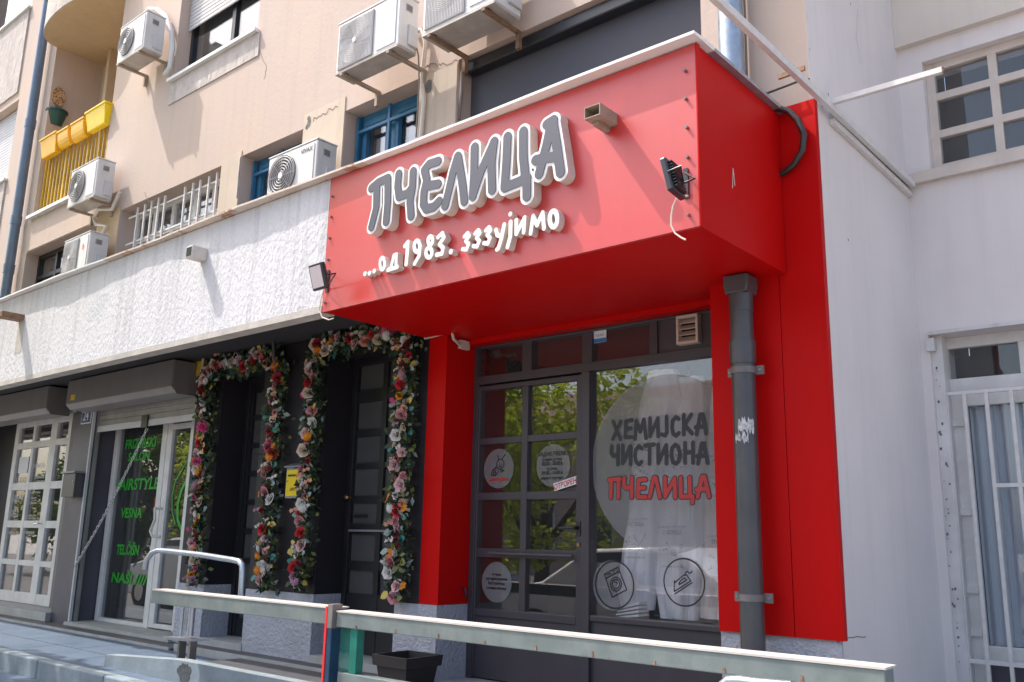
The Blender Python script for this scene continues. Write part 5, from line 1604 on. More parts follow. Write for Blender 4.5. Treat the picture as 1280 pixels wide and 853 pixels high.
# ================================================================== floodlights
def floodlight(c, nrm, lab, wid=0.17, hei=0.15, roll=0.0, anchor=None):
    n_ = Vector(nrm).normalized()
    a_ = n_.cross(Vector((0, 0, 1))).normalized()
    u_ = a_.cross(n_).normalized()
    c = Vector(c)
    t_ = thing('floodlight', lab, 'floodlight', tuple(c))
    put('housing', MB().obox(c, a_, u_, n_, wid / 2, hei / 2, 0.014), 'black_metal', t_, bevel=0.006)
    put('lens', MB().obox(c + n_ * 0.0155, a_, u_, n_, wid / 2 - 0.014, hei / 2 - 0.014, 0.0012), 'lens', t_)
    for k in range(9):
        f = (k - 4) / 4 * (hei / 2 - 0.02)
        put('cooling_fin', MB().obox(c - n_ * 0.022 + u_ * f, a_, u_, n_, wid / 2 - 0.018, 0.0025, 0.009), 'black_metal', t_)
    w_ = Vector(anchor) if anchor is not None else Vector((c.x, F - 0.004, c.z))
    for s_ in (-1, 1):
        put('bracket_arm', MB().tube([c + a_ * (s_ * (wid / 2 + 0.006)) - n_ * 0.01, c + a_ * (s_ * (wid / 2 + 0.006)) - n_ * 0.07, w_ + Vector((0, -0.012, 0.05 * s_))], 0.005, 6), 'black_metal', t_)
    put('wall_plate', MB().box(w_.x - 0.012, w_.x + 0.012, w_.y - 0.006, w_.y, w_.z - 0.07, w_.z + 0.07), 'black_metal', t_)
    return t_


c1_ = P(398.5, 346, 1, F - 0.17)
f1 = floodlight(c1_, (-0.05, -0.93, -0.30), 'small floodlight with a pinkish lens at the left end of the red box', 0.135, 0.155, anchor=(PX(410, 352, F), F - 0.002, PZ(410, 352, F)))
ca = thing('floodlight_cable', 'thin pale cable hanging below the left floodlight', 'cable', tuple(P(400, 380, 1, F - 0.02)))
put('wire', MB().tube([P(u_, v_, 1, F - 0.02) for u_, v_ in ((404, 364), (401, 375), (399, 388), (403, 397), (411, 400), (417, 398))], 0.004, 6), 'cable', ca)
c2_ = P(841, 224, 1, F - 0.15)
f2 = floodlight(c2_, (-0.97, -0.12, -0.22), 'black floodlight seen from behind at the right end of the red box', 0.14, 0.155, anchor=(PX(858, 230, F), F - 0.002, PZ(858, 230, F)))
cb_ = thing('floodlight_cable', 'white cable drooping from the right floodlight below the box edge', 'cable', tuple(P(840, 270, 1, F - 0.04)))
put('wire', MB().tube([P(u_, v_, 1, F - 0.06) for u_, v_ in ((860, 245), (852, 246), (845, 249), (841, 258), (839, 270), (839, 282), (844, 292), (851, 297), (857, 300))], 0.0042, 6), 'cable', cb_)

# conduits under the canopy
cd = thing('white_conduit', 'white cable conduit and junction box at the top of the red pillar', 'conduit', tuple(P(560, 420, 1, W - 0.02)))
put('tube', MB().tube([P(531, 423, 1, W - 0.03), P(565, 415, 1, W - 0.03), P(567, 424, 1, W - 0.015), P(575, 432, 1, W + 0.1)], 0.010, 8), 'cable', cd, smooth=True)
jb = P(578, 432, 0, -4.181)
put('junction_box', MB().box(-4.181, -4.150, jb[1] - 0.045, jb[1] + 0.045, jb[2] - 0.03, jb[2] + 0.03), 'cable', cd, bevel=0.004)
wc = thing('salon_cable', 'thick off-white cable looping down beside the salon shutter box', 'cable', tuple(P(250, 470, 1, W - 0.05)))
put('wire', MB().tube([P(u_, v_, 1, W - 0.06) for u_, v_ in ((252, 433), (255, 443), (253, 458), (250, 475), (249, 492), (251, 505), (255, 512))], 0.012, 8), 'cable', wc, smooth=True)
put('wire', MB().tube([P(u_, v_, 1, W - 0.04) for u_, v_ in ((254, 530), (251, 560), (248, 600), (243, 650), (237, 700), (232, 760), (229, 785))], 0.008, 6), 'cable', wc, smooth=True)
dk = thing('dark_conduit', 'thin dark conduit hanging above the left flower arch', 'conduit', tuple(P(343, 440, 1, W - 0.04)))
put('tube', MB().tube([P(341, 424, 1, W - 0.16), P(342.5, 450, 1, W - 0.14), P(345, 472, 1, W - 0.10)], 0.010, 8), 'pipe_black', dk)
# yellow mirror of cable in lower-left of the left pier: alarm box
ds = thing('door_stop', 'small black door stop hook beside the laundry door', 'hook', tuple(P(578, 745, 0, -4.178)))
hk = P(577, 742, 0, -4.178)
put('hook', MB().tube([(-4.18, hk[1], hk[2] + 0.04), (-4.15, hk[1], hk[2] + 0.03), (-4.14, hk[1], hk[2]), (-4.16, hk[1], hk[2] - 0.03)], 0.007, 6), 'black_metal', ds)

# ================================================================== air conditioners
def ac(x0, x1, z0, z1, yf, dep, lab, fan='rings', legs=True, side=True, mark=None, logo=None, onroof=False, rusty=False):
    t_ = thing('air_conditioner', lab, 'air conditioner', ((x0 + x1) / 2, yf + dep / 2, z0), 'air conditioner outdoor units on the facade')
    w_, h_ = x1 - x0, z1 - z0
    yb_ = yf + dep
    put('casing', MB().box(x0, x1, yf, yb_, z0 + 0.012, z1), 'ac_white', t_, bevel=0.010)
    put('top_cover', MB().box(x0 - 0.004, x1 + 0.004, yf - 0.004, yb_ + 0.004, z1 + 0.001, z1 + 0.014), 'ac_white', t_, bevel=0.004)
    put('base_pan', MB().box(x0 + 0.004, x1 - 0.004, yf - 0.006, yb_ - 0.004, z0 - 0.004, z0 + 0.011), 'ac_under', t_, bevel=0.003)
    fx0, fx1 = x0 + 0.035 * w_, x0 + 0.60 * w_
    fz0, fz1 = z0 + 0.06 * h_, z1 - 0.05 * h_
    fcx, fcz = (fx0 + fx1) / 2, (fz0 + fz1) / 2
    if fan == 'square':
        put('fan_grille', MB().box(fx0, fx1, yf - 0.012, yf - 0.001, fz0, fz1), 'ac_grille', t_, bevel=0.006)
        r_ = min(fx1 - fx0, fz1 - fz0) / 2 * 0.93
    else:
        r_ = min(fx1 - fx0, fz1 - fz0) / 2 * 0.98
        put('fan_recess', MB().cyl((fcx, yf - 0.001, fcz), (fcx, yf - 0.006, fcz), r_, 32), 'ac_dark', t_)
    if fan == 'square':
        # fine mesh of thin wires
        gm = MB()
        nx = 26
        for k in range(1, nx):
            xx = fx0 + (fx1 - fx0) * k / nx
            gm.box(xx - 0.0014, xx + 0.0014, yf - 0.0155, yf - 0.0125, fz0 + 0.01, fz1 - 0.01)
        o_ = put('grille_mesh', gm, 'ac_white', t_)
        o_['kind'] = 'stuff'
        rr_ = [r_ * q / 12 for q in range(2, 13)]
    else:
        rr_ = [r_ * q for q in (0.22, 0.36, 0.5, 0.64, 0.78, 0.91, 1.0)]
    for q in rr_:
        put('grille_ring', MB().tube([(fcx + q * math.cos(2 * math.pi * k / 28), yf - 0.017, fcz + q * math.sin(2 * math.pi * k / 28)) for k in range(29)], 0.0032 if fan != 'square' else 0.0011, 5, cap=False), 'ac_grille' if fan != 'square' else 'ac_white', t_)
    if fan != 'square':
        gm = MB()
        for k in range(8):
            a = 2 * math.pi * k / 8
            gm.bar((fcx + 0.1 * r_ * math.cos(a), yf - 0.015, fcz + 0.1 * r_ * math.sin(a)), (fcx + r_ * math.cos(a), yf - 0.015, fcz + r_ * math.sin(a)), 0.002)
        put('grille_spokes', gm, 'ac_grille', t_)
    put('fan_hub', MB().cyl((fcx, yf - 0.014, fcz), (fcx, yf - 0.023, fcz), 0.026 if fan != 'square' else 0.02, 16), 'letter_white', t_)
    px0, px1 = x0 + 0.66 * w_, x1 - 0.05 * w_
    put('service_panel', MB().box(px0, px1, yf - 0.006, yf - 0.0005, z0 + 0.09 * h_, z1 - 0.06 * h_), 'ac_white', t_, bevel=0.003)
    # side: vents, valve cover
    put('valve_cover', MB().box(x1 + 0.0005, x1 + 0.020, yf + dep * 0.45, yb_ - 0.01, z0 + 0.10 * h_, z0 + 0.48 * h_), 'ac_side', t_, bevel=0.006)
    put('side_handle', MB().box(x1 + 0.0005, x1 + 0.006, yf + dep * 0.3, yf + dep * 0.65, z0 + 0.72 * h_, z0 + 0.86 * h_), 'ac_grille', t_, bevel=0.003)
    gv = MB()
    for k in range(5):
        gv.box(x1 + 0.0065, x1 + 0.009, yf + dep * 0.33, yf + dep * 0.62, z0 + (0.735 + 0.022 * k) * h_, z0 + (0.743 + 0.022 * k) * h_)
    put('side_louvre', gv, 'ac_dark', t_)
    if legs:
        for xx in (x0 + 0.10 * w_, x1 - 0.16 * w_):
            put('bracket', MB().box(xx, xx + 0.028, yf - 0.015, W - 0.001, z0 - 0.030, z0 - 0.005).box(xx, xx + 0.028, W - 0.035, W - 0.002, z0 - 0.14, z0 - 0.031)
                , 'rust' if rusty else 'bracket', t_)
            put('rubber_foot', MB().box(xx - 0.008, xx + 0.036, yf + 0.01, yf + 0.05, z0 - 0.0045, z0 - 0.001), 'black_plastic', t_)
    if onroof:
        for xx in (x0 + 0.1 * w_, x1 - 0.2 * w_):
            put('foot', MB().box(xx, xx + 0.05, yf, yb_, 3.05, z0 - 0.005), 'bracket', t_)
    if logo:
        put('print', text_mesh(logo[0], logo[1] * w_, (px0 + px1) / 2, z0 + logo[2] * h_, yf - 0.0085, 0, logo[3], 0.0008, 0, 'CENTER'), logo[4], t_, fixn=False)
    return t_


def hose(lab, pts_, r=0.012, m_='ac_side'):
    t_ = thing('pipe_run', lab, 'pipe', tuple(pts_[0]))
    put('insulated_pipe', MB().tube(pts_, r, 8), m_, t_, smooth=True)
    return t_


yA = 3.90
ac(PX(148, 60, yA), PX(182, 35, yA), PZ(182, 58, yA), PZ(185, 13, yA), yA, 0.21, 'air conditioner with round ringed fan, high on the wall beside the balcony niche', mark=1)
yA = 3.85
ac(PX(421.5, 63, yA), PX(499, 35, yA), PZ(421.5, 94, yA), PZ(422, 33, yA), yA, 0.18, 'air conditioner with square grille above the right blue window', fan='square')
yA = 3.95
ac(PX(87, 235, yA), PX(121.5, 215, yA), PZ(87, 260, yA), PZ(95, 213, yA), yA, 0.19, 'air conditioner hanging in front of the yellow balcony bars', mark=1)
yA = 3.93
ac(PX(79, 320, yA), PX(111, 310, yA), PZ(79, 349, yA), PZ(80, 304, yA), yA, 0.20, 'air conditioner standing on the canopy roof at the left end', legs=False, onroof=True, fan='square', logo=('b', 0.16, 0.6, 1.0, 'tape_red'))
yA = 3.93
ac(PX(335, 220, yA), PX(396, 195, yA), PZ(335, 256, yA), PZ(336, 200, yA), yA, 0.19, 'air conditioner on the canopy roof in front of the left blue window', legs=False, onroof=True, logo=('VIVAX', 0.085, 0.80, 0.95, 'film_black'))
yA = 3.85
x6 = PX(528, 40, yA)
z6 = PZ(528, 47, yA)
ac(x6, PX(619, 5, yA), z6, z6 + 0.60, yA, 0.26, 'large air conditioner with rusty brackets cut by the top edge of the picture', fan='square', rusty=True)
# refrigerant pipes and loose wires
hose('grey insulated pipe down the cream pier right of the square air conditioner', [P(u_, v_, 1, W - 0.03) for u_, v_ in ((516, 40), (527, 38), (532, 55), (529, 80), (527, 100), (530, 125), (528, 150), (526, 175))], 0.017, 'cable')
put_t = hose('thin loose wire hanging down beside the square air conditioner', [P(u_, v_, 1, W - 0.20) for u_, v_ in ((508, 0), (514, 20), (518, 45), (523, 70), (524, 100), (522, 140), (520, 172))], 0.006, 'cable_dark')
hose('white curved pipe behind the highest air conditioner', [P(u_, v_, 1, W - 0.05) for u_, v_ in ((186, 12), (196, 12), (207, 20), (214, 38), (216, 60), (212, 85), (206, 94))], 0.026, 'ac_white')
hose('pale looped pipe under the balcony air conditioner', [P(u_, v_, 1, W - 0.06) for u_, v_ in ((150, 240), (140, 262), (124, 262), (117, 272), (120, 281), (133, 283), (127, 295))], 0.020, 'cable')
hose('two grey pipes in the gap left of the charcoal blind', [P(u_, v_, 1, W + 0.03) for u_, v_ in ((590, 55), (583, 72), (578, 92), (577, 110), (573, 135), (571, 160))], 0.015, 'cable')
hose('second thin pipe left of the charcoal blind', [P(u_, v_, 1, W + 0.02) for u_, v_ in ((578, 55), (578, 90), (577.5, 115), (574, 150))], 0.008, 'cable_dark')

# ================================================================== balcony railing, pots, ornament
br_ = thing('balcony_railing', 'yellow painted balcony railing of thin upright bars', 'railing', (-10.65, W + 0.06, nb[2]))
yr = W + 0.06
zr0, zr1 = nb[2] + 0.06, PZ(66, 193, yr)
put('top_rail', MB().box(nb[0] + 0.02, nb[1] - 0.02, yr - 0.015, yr + 0.015, zr1 - 0.03, zr1), 'yellow_paint', br_)
put('bottom_rail', MB().box(nb[0] + 0.02, nb[1] - 0.02, yr - 0.012, yr + 0.012, zr0, zr0 + 0.03), 'yellow_paint', br_)
n_ = 18
for k_ in range(n_ + 1):
    xx = nb[0] + 0.04 + (nb[1] - nb[0] - 0.08) * k_ / n_
    r_ = 0.018 if k_ % 6 == 0 else 0.009
    put('baluster', MB().box(xx - r_, xx + r_, yr - 0.009, yr + 0.009, zr0 + 0.031, zr1 - 0.031), 'yellow_paint', br_)


def planter(u0, v0, u1, v1, m_, lab, round_=False, rim=False):
    y_ = yr - 0.08
    x0_, x1_, z0_, z1_ = RECT(u0, v0, u1, v1, y_)
    t_ = thing('flower_box', lab, 'flower box', ((x0_ + x1_) / 2, y_, z0_))
    mb_ = MB()
    tp = 0.035
    if round_:
        pr = [(y_ - 0.07, z1_), (y_ + 0.07, z1_)] + [(y_ + 0.07 * math.cos(a), z1_ - (z1_ - z0_) * math.sin(a)) for a in [math.pi * k / 10 for k in range(1, 10)]]
        mb_.prism(pr, 0, x0_, x1_)
    else:
        a, b = y_ - 0.07, y_ + 0.07
        mb_.add([(x0_ + tp, a + tp, z0_), (x1_ - tp, a + tp, z0_), (x1_ - tp, b - tp, z0_), (x0_ + tp, b - tp, z0_), (x0_, a, z1_), (x1_, a, z1_), (x1_, b, z1_), (x0_, b, z1_)],
                [(0, 3, 2, 1), (4, 5, 6, 7), (0, 1, 5, 4), (1, 2, 6, 5), (2, 3, 7, 6), (3, 0, 4, 7)])
    put('trough', mb_, m_, t_, bevel=0.01)
    put('rim', MB().box(x0_ - 0.012, x1_ + 0.012, y_ - 0.08, y_ + 0.08, z1_ - 0.002, z1_ + 0.022), m_ if not rim else 'yellow', t_, bevel=0.005)
    put('hanger', MB().bar((x0_ + 0.05, y_ + 0.09, z1_), (x0_ + 0.05, yr + 0.02, zr1 + 0.01), 0.006).bar((x1_ - 0.05, y_ + 0.09, z1_), (x1_ - 0.05, yr + 0.02, zr1 + 0.01), 0.006), 'yellow_paint', t_)


planter(57, 180, 74, 190, 'orange', 'orange yellow flower box at the left end of the balcony railing')
planter(79, 170, 90, 180, 'orange', 'rounded yellow trough second from the left on the balcony railing', True)
planter(96, 160, 109, 171, 'orange', 'rounded yellow trough third from the left on the balcony railing', True)
planter(114, 146, 136, 154, 'yellow', 'bright yellow flower box at the right end of the balcony railing', rim=True)
pp = P(68, 150, 0, -11.585)
gp = thing('green_wall_pot', 'dark green half pot hanging on the balcony side wall', 'pot', (-11.5, W + 0.2, 5.9))
c_ = P(69, 142, 1, W + 0.12)
pr = []
put('pot', MB().tube([(c_[0] + 0.05, W + 0.12, PZ(68, 158, W + .12)), (c_[0] + 0.05, W + 0.12, c_[2])], [0.075, 0.125], 14), 'green_pot', gp, smooth=True)
put('rim', MB().tube([(c_[0] + 0.05, W + 0.12, c_[2] - 0.01), (c_[0] + 0.05, W + 0.12, c_[2] + 0.015)], 0.135, 14), 'green_pot', gp)
og = thing('wall_ornament', 'colourful mosaic ornament hanging on the balcony side wall', 'ornament', (-11.57, W + 0.25, 6.2))
o0, o1 = P(66, 106, 0, -11.585), P(80, 137, 0, -11.585)
oc_y, oc_z = (o0[1] + o1[1]) / 2, (o0[2] + o1[2]) / 2
rn = random.Random(4)
put('board', MB().prism([(oc_y + (o1[1] - o0[1]) / 2 * 0.9 * math.cos(a) * (1.0), oc_z + (o0[2] - o1[2]) / 2 * math.sin(a)) for a in [2 * math.pi * k / 20 for k in range(20)]], 0, -11.587, -11.565), 'orn', og)

# ================================================================== flower garlands
def rose_mesh(c, seed):
    rn_ = random.Random(seed)
    mb_ = MB()
    layers = [(0.012, 3, 0.95, 0.028), (0.022, 4, 0.8, 0.030), (0.034, 5, 0.5, 0.026), (0.046, 6, 0.15, 0.016)]
    for li, (r, n, up_, hh) in enumerate(layers):
        for k in range(n):
            a = 2 * math.pi * (k + 0.37 * li) / n + rn_.uniform(-.15, .15)
            wd = math.pi / n * 1.35
            tilt = 1 - up_
            pts_ = []
            for i in range(3):          # base, mid, lip
                f = i / 2
                rad = r * (0.45 + 0.55 * f) + tilt * 0.014 * f * f
                h = hh * (f ** 0.8) * (0.5 + 0.5 * up_) + 0.006 - 0.004 * li
                for j in (-1, 0, 1):
                    aa = a + j * wd * (0.55 + 0.45 * f) * 0.9
                    rr_ = rad * (1.0 if j == 0 else 0.93) + (0.002 if j == 0 and i == 2 else 0)
                    pts_.append((rr_ * math.cos(aa), rr_ * math.sin(aa), h - (0.006 if (i == 2 and j != 0) else 0) + rn_.uniform(-.0015, .0015)))
            fs_ = []
            for i in range(2):
                for j in range(2):
                    b = i * 3 + j
                    fs_.append((b, b + 1, b + 4, b + 3))
            mb_.add(pts_, fs_)
    mb_.cyl((0, 0, 0), (0, 0, 0.020), 0.007, 6)
    return mesh_of('rose', mb_, 'f_' + c, smooth=60, fixn=False)


def daisy_mesh(c):
    mb_ = MB()
    for ly in range(2):
        for k in range(12):
            a = 2 * math.pi * (k + 0.5 * ly) / 12
            d, s_ = (math.cos(a), math.sin(a)), (-math.sin(a), math.cos(a))
            L1, L2 = 0.018, 0.046 - 0.008 * ly
            z_ = 0.006 + 0.004 * ly
            mb_.add([(d[0] * 0.01, d[1] * 0.01, z_), (d[0] * L1 + s_[0] * .006, d[1] * L1 + s_[1] * .006, z_ + .004), (d[0] * L2, d[1] * L2, z_), (d[0] * L1 - s_[0] * .006, d[1] * L1 - s_[1] * .006, z_ + .004)], [(0, 1, 2, 3)])
    mb_.cyl((0, 0, 0.0), (0, 0, 0.016), 0.011, 8)
    return mesh_of('daisy', mb_, 'f_' + c, fixn=False)


def blossom_mesh(c):
    """small five petalled spray blossom cluster"""
    mb_ = MB()
    rn_ = random.Random(len(c))
    for q in range(4):
        ox, oy, oz = rn_.uniform(-.02, .02), rn_.uniform(-.02, .02), rn_.uniform(0, .02)
        for k in range(5):
            a = 2 * math.pi * k / 5 + q
            d, s_ = (math.cos(a), math.sin(a)), (-math.sin(a), math.cos(a))
            mb_.add([(ox, oy, oz), (ox + d[0] * .009 + s_[0] * .006, oy + d[1] * .009 + s_[1] * .006, oz + .004), (ox + d[0] * .017, oy + d[1] * .017, oz + .002), (ox + d[0] * .009 - s_[0] * .006, oy + d[1] * .009 - s_[1] * .006, oz + .004)], [(0, 1, 2, 3)])
    return mesh_of('blossom', mb_, 'f_' + c, fixn=False)


def leaf_mesh(m_, L_=0.07, w_=0.024, name='leaf'):
    mb_ = MB()
    vs_, fs_ = [(0, 0, 0)], []
    for i, (t_, ww) in enumerate(((0.25, 0.8), (0.5, 1.0), (0.78, 0.62))):
        vs_ += [(-w_ * ww, L_ * t_, 0.006 - 0.01 * t_), (0, L_ * t_, -0.004 + 0.008 * t_), (w_ * ww, L_ * t_, 0.006 - 0.01 * t_)]
    vs_.append((0, L_, -0.006))
    fs_ += [(0, 2, 1), (0, 3, 2), (1, 2, 5, 4), (2, 3, 6, 5), (4, 5, 8, 7), (5, 6, 9, 8), (7, 8, 10), (8, 9, 10)]
    return mesh_of(name, mb_.add(vs_, fs_), m_, smooth=60, fixn=False)


ROSE = {c: rose_mesh(c, i) for i, c in enumerate(FLC)}
DAISY = {c: daisy_mesh(c) for c in ('orange', 'white', 'mauve')}
BLOS = {c: blossom_mesh(c) for c in ('white', 'orange', 'magenta', 'cream', 'mauve', 'peach')}
LEAF = {m_: leaf_mesh(m_) for m_ in ('g_leaf_dark', 'g_leaf_teal', 'g_leaf_olive', 'g_leaf_yellow', 'g_leaf_grey')}
COLW = ['pink'] * 5 + ['palepink'] * 6 + ['white'] * 5 + ['cream'] * 4 + ['red'] * 4 + ['darkred'] * 4 + ['peach'] * 3 + ['magenta'] * 1 + ['mauve', 'orange']


def garland(lab, paths, seed, specials):
    rn_ = random.Random(seed)
    c0 = P(*paths[0][0], 1, W - 0.06)
    t_ = thing('flower_garland', lab, 'garland', tuple(c0))
    fv, ff = {}, {}
    foliage = {k: MB() for k in ('g_leaf_dark', 'g_leaf_olive', 'g_leaf_grey')}
    for path in paths:
        pw = [Vector(P(u_, v_, 1, W - 0.05)) for u_, v_ in path]
        # resample
        ds, tot = [0], 0
        for i in range(len(pw) - 1):
            tot += (pw[i + 1] - pw[i]).length
            ds.append(tot)

        def at_(d):
            for i in range(len(pw) - 1):
                if d <= ds[i + 1] or i == len(pw) - 2:
                    f = (d - ds[i]) / max(1e-6, ds[i + 1] - ds[i])
                    return pw[i].lerp(pw[i + 1], f), (pw[i + 1] - pw[i]).normalized()
        # dark vine backing
        nb_ = int(tot / 0.05)
        for k in range(int(tot * 760)):
            p, d = at_(rn_.uniform(0, tot))
            s_ = d.cross(Vector((0, 1, 0))).normalized()
            q = p + s_ * rn_.gauss(0, 0.046) + Vector((0, rn_.uniform(-0.05, 0.03), 0))
            L_ = rn_.uniform(0.03, 0.07)
            a = Vector((rn_.gauss(0, 1), rn_.gauss(-0.5, .6), rn_.gauss(0, 1))).normalized()
            b = a.cross(Vector((rn_.gauss(0, 1), rn_.gauss(0, 1), rn_.gauss(0, 1)))).normalized()
            key = rn_.choice(['g_leaf_dark'] * 7 + ['g_leaf_olive'] * 2 + ['g_leaf_grey'])
            foliage[key].add([q, q + a * L_ * .5 + b * L_ * .28, q + a * L_, q + a * L_ * .5 - b * L_ * .28], [(0, 1, 2, 3)])
        d_ = 0.03
        last = None
        while d_ < tot:
            p, d = at_(d_)
            s_ = d.cross(Vector((0, 1, 0))).normalized()
            off = rn_.uniform(-0.055, 0.045)
            c = rn_.choice(COLW)
            while c == last: c = rn_.choice(COLW)
            last = c
            big = rn_.random() < 0.5
            sc_ = rn_.uniform(0.78, 1.02) if big else rn_.uniform(0.48, 0.70)
            q = p + s_ * off + Vector((0, -0.045 - 0.01 * sc_, 0))
            # face outwards, tilted
            nrm = Vector((rn_.uniform(-.5, .7), -1, rn_.uniform(-.5, .4))).normalized()
            e = nrm.to_track_quat('Z', 'Y').to_euler()
            inst('rose', ROSE[c], t_, q, e, sc_)
            if rn_.random() < 0.55:
                c2 = rn_.choice(list(BLOS))
                q2 = p + s_ * (off + rn_.choice((-1, 1)) * rn_.uniform(.04, .07)) + Vector((0, -0.05, rn_.uniform(-.03, .03)))
                inst('blossom', BLOS[c2], t_, q2, Vector((rn_.uniform(-.5, .7), -1, rn_.uniform(-.5, .4))).to_track_quat('Z', 'Y').to_euler(), rn_.uniform(.8, 1.2))
            if rn_.random() < 0.14:
                c3 = rn_.choice(list(DAISY))
                inst('daisy', DAISY[c3], t_, p + s_ * rn_.uniform(-.05, .05) + Vector((0, -0.07, -0.03)), nrm.to_track_quat('Z', 'Y').to_euler(), rn_.uniform(.8, 1.05))
            for _ in range(2):
                if rn_.random() < 0.75:
                    lf_ = rn_.choice(['g_leaf_teal', 'g_leaf_olive', 'g_leaf_olive', 'g_leaf_dark', 'g_leaf_yellow', 'g_leaf_grey', 'g_leaf_dark', 'g_leaf_dark'])
                    sd = rn_.choice((-1, 1))
                    q3 = p + s_ * sd * rn_.uniform(.03, .06) + Vector((0, rn_.uniform(-.07, -.02), rn_.uniform(-.03, .03)))
                    dirv = (s_ * sd + Vector((0, rn_.uniform(-.6, .1), rn_.uniform(-.8, .5)))).normalized()
                    nrm2 = Vector((rn_.uniform(-.5, .5), -1, rn_.uniform(-.4, .6)))
                    zc = (nrm2 - dirv * nrm2.dot(dirv)).normalized()
                    xc = dirv.cross(zc)
                    mm_2 = Matrix((xc, dirv, zc)).transposed()
                    inst('leaf', LEAF[lf_], t_, q3, mm_2.to_euler(), rn_.uniform(.7, 1.15))
            d_ += (0.068 if big else 0.046) * rn_.uniform(0.75, 1.3)
    for k, mb_ in foliage.items():
        o_ = put('vine_foliage', mb_, k, t_, fixn=False)
        o_['kind'] = 'stuff'
    return t_


garland('artificial flower garland framing the left black door', [
    [(264, 462), (261, 500), (259, 540), (256, 590), (253, 630), (250, 680), (247, 730)],
    [(266, 462), (290, 458), (320, 452), (352, 447)],
    [(354, 450), (348, 500), (345, 550), (342, 600), (340, 650), (337, 700), (334, 738)]], 11, None)
garland('artificial flower garland framing the black door beside the red pillar', [
    [(399, 438), (396, 490), (392, 540), (389, 590), (386, 640), (382, 690), (376, 735)],
    [(398, 440), (415, 434), (440, 424), (470, 420), (500, 424), (522, 428)],
    [(515, 432), (512, 480), (508, 530), (506, 580), (504, 630), (501, 680), (498, 748)]], 23, None)

# ================================================================== handrails and planter
yR = 3.00
hr = thing('long_handrail', 'long sun-lit steel handrail beam with green tinged face running to the right', 'handrail', (-2.4, yR, 0.1))
a0, a1 = P(421, 764, 1, yR), P(1106, 833.5, 1, yR)
zt_ = (a0[2] + a1[2]) / 2
put('top_beam', MB().box(a0[0], a1[0], yR, yR + 0.08, zt_ - 0.078, zt_ - 0.008), 'rail_metal', hr, bevel=0.004)
put('top_sun_strip', MB().box(a0[0] - 0.002, a1[0] + 0.003, yR - 0.004, yR + 0.10, zt_ - 0.0075, zt_), 'rail_sun_strip', hr, label='flat strip on top of the beam, sunlight put into its pale colour')
for k_ in range(9):
    xw = a0[0] + 0.15 + 0.28 * k_
    put('weld', MB().box(xw, xw + 0.008, yR - 0.003, yR - 0.0005, zt_ - 0.074, zt_ - 0.060 + 0.004 * (k_ % 3)), 'rust', hr)
lr = P(442, 844, 1, yR)
put('lower_beam', MB().box(a0[0] + 0.02, a1[0] - 0.1, yR + 0.01, yR + 0.06, lr[2] - 0.05, lr[2]), 'rail_metal', hr, bevel=0.004)
for xx in (a0[0] + 0.10, a1[0] - 0.12):
    put('rail_post', MB().box(xx, xx + 0.05, yR + 0.012, yR + 0.058, -0.04, lr[2] - 0.051).box(xx, xx + 0.05, yR + 0.012, yR + 0.058, lr[2] + 0.001, zt_ - 0.079), 'glass_green', hr, label='green painted upright of the handrail')
put('green_panel', MB().box(a0[0] + 0.002, a0[0] + 0.098, yR + 0.03, yR + 0.036, lr[2] + 0.002, zt_ - 0.080), film_mat('green_glass_sheet', (0.05, 0.22, 0.18), 0.45, 0.1), hr)
hl = thing('left_handrail', 'duller steel handrail beam on the left ending at a red and blue post', 'handrail', (-4.5, yR, 0.1))
b0, b1 = P(190, 736, 1, yR), P(417, 760, 1, yR)
zl_ = (b0[2] + b1[2]) / 2
put('top_beam', MB().box(b0[0], b1[0], yR, yR + 0.08, zl_ - 0.085, zl_ - 0.008), 'rail_metal', hl, bevel=0.004)
put('top_sun_strip', MB().box(b0[0] - 0.002, b1[0], yR - 0.004, yR + 0.10, zl_ - 0.0075, zl_), 'rail_sun_strip', hl)
xe = P(412, 758, 1, yR)[0]
put('end_post', MB().box(xe + 0.0145, xe + 0.050, yR - 0.02, yR + 0.04, -0.04, zl_ + 0.012), 'post_blue', hl, bevel=0.003)
put('post_cap', MB().box(xe + 0.013, xe + 0.052, yR - 0.022, yR + 0.042, zl_ - 0.10, zl_ + 0.016), 'post_grey', hl, bevel=0.003)
put('red_tape', MB().box(xe - 0.001, xe + 0.0135, yR - 0.0235, yR + 0.04, -0.04, zl_ + 0.004), 'tape_red', hl, label='red reflective strip along the post')
yT = 3.36
tz = PZ(240, 693, yT)
bt = thing('bent_tube_rail', 'bent silver tube handrail with a flat foot plate at the terrace edge', 'handrail', tuple(P(235, 800, 1, yT)))
tp = [P(u_, v_, 1, yT) for u_, v_ in ((181, 712), (184, 699), (190, 691), (198, 688), (210, 689), (250, 693.5), (290, 700), (299, 702), (303, 707), (303, 716), (301, 752))]
put('tube', MB().tube(tp, 0.019, 12), 'tube_metal', bt, smooth=True)
for u_, r_ in ((239, 0.021), (227, 0.011)):
    x_ = PX(u_, 780, yT)
    put('upright', MB().cyl((x_, yT, PZ(u_, 795, yT)), (x_, yT, PZ(u_, 765, yT) + 0.05), r_, 12), 'tube_metal', bt, smooth=True)
q = P(232, 798, 1, yT)
put('foot_plate', MB().prism([(q[0] - 0.14, yT - 0.09), (q[0] + 0.10, yT - 0.02), (q[0] + 0.13, yT + 0.10), (q[0] - 0.10, yT + 0.05)], 2, q[2] - 0.012, q[2] + 0.004), 'tube_metal', bt)
for dx_ in (-0.045, 0.085):
    put('foot_leg', MB().box(q[0] + dx_ - 0.012, q[0] + dx_ + 0.012, yT - 0.02, yT + 0.03, 0.104, q[2] - 0.013), 'post_grey', bt)

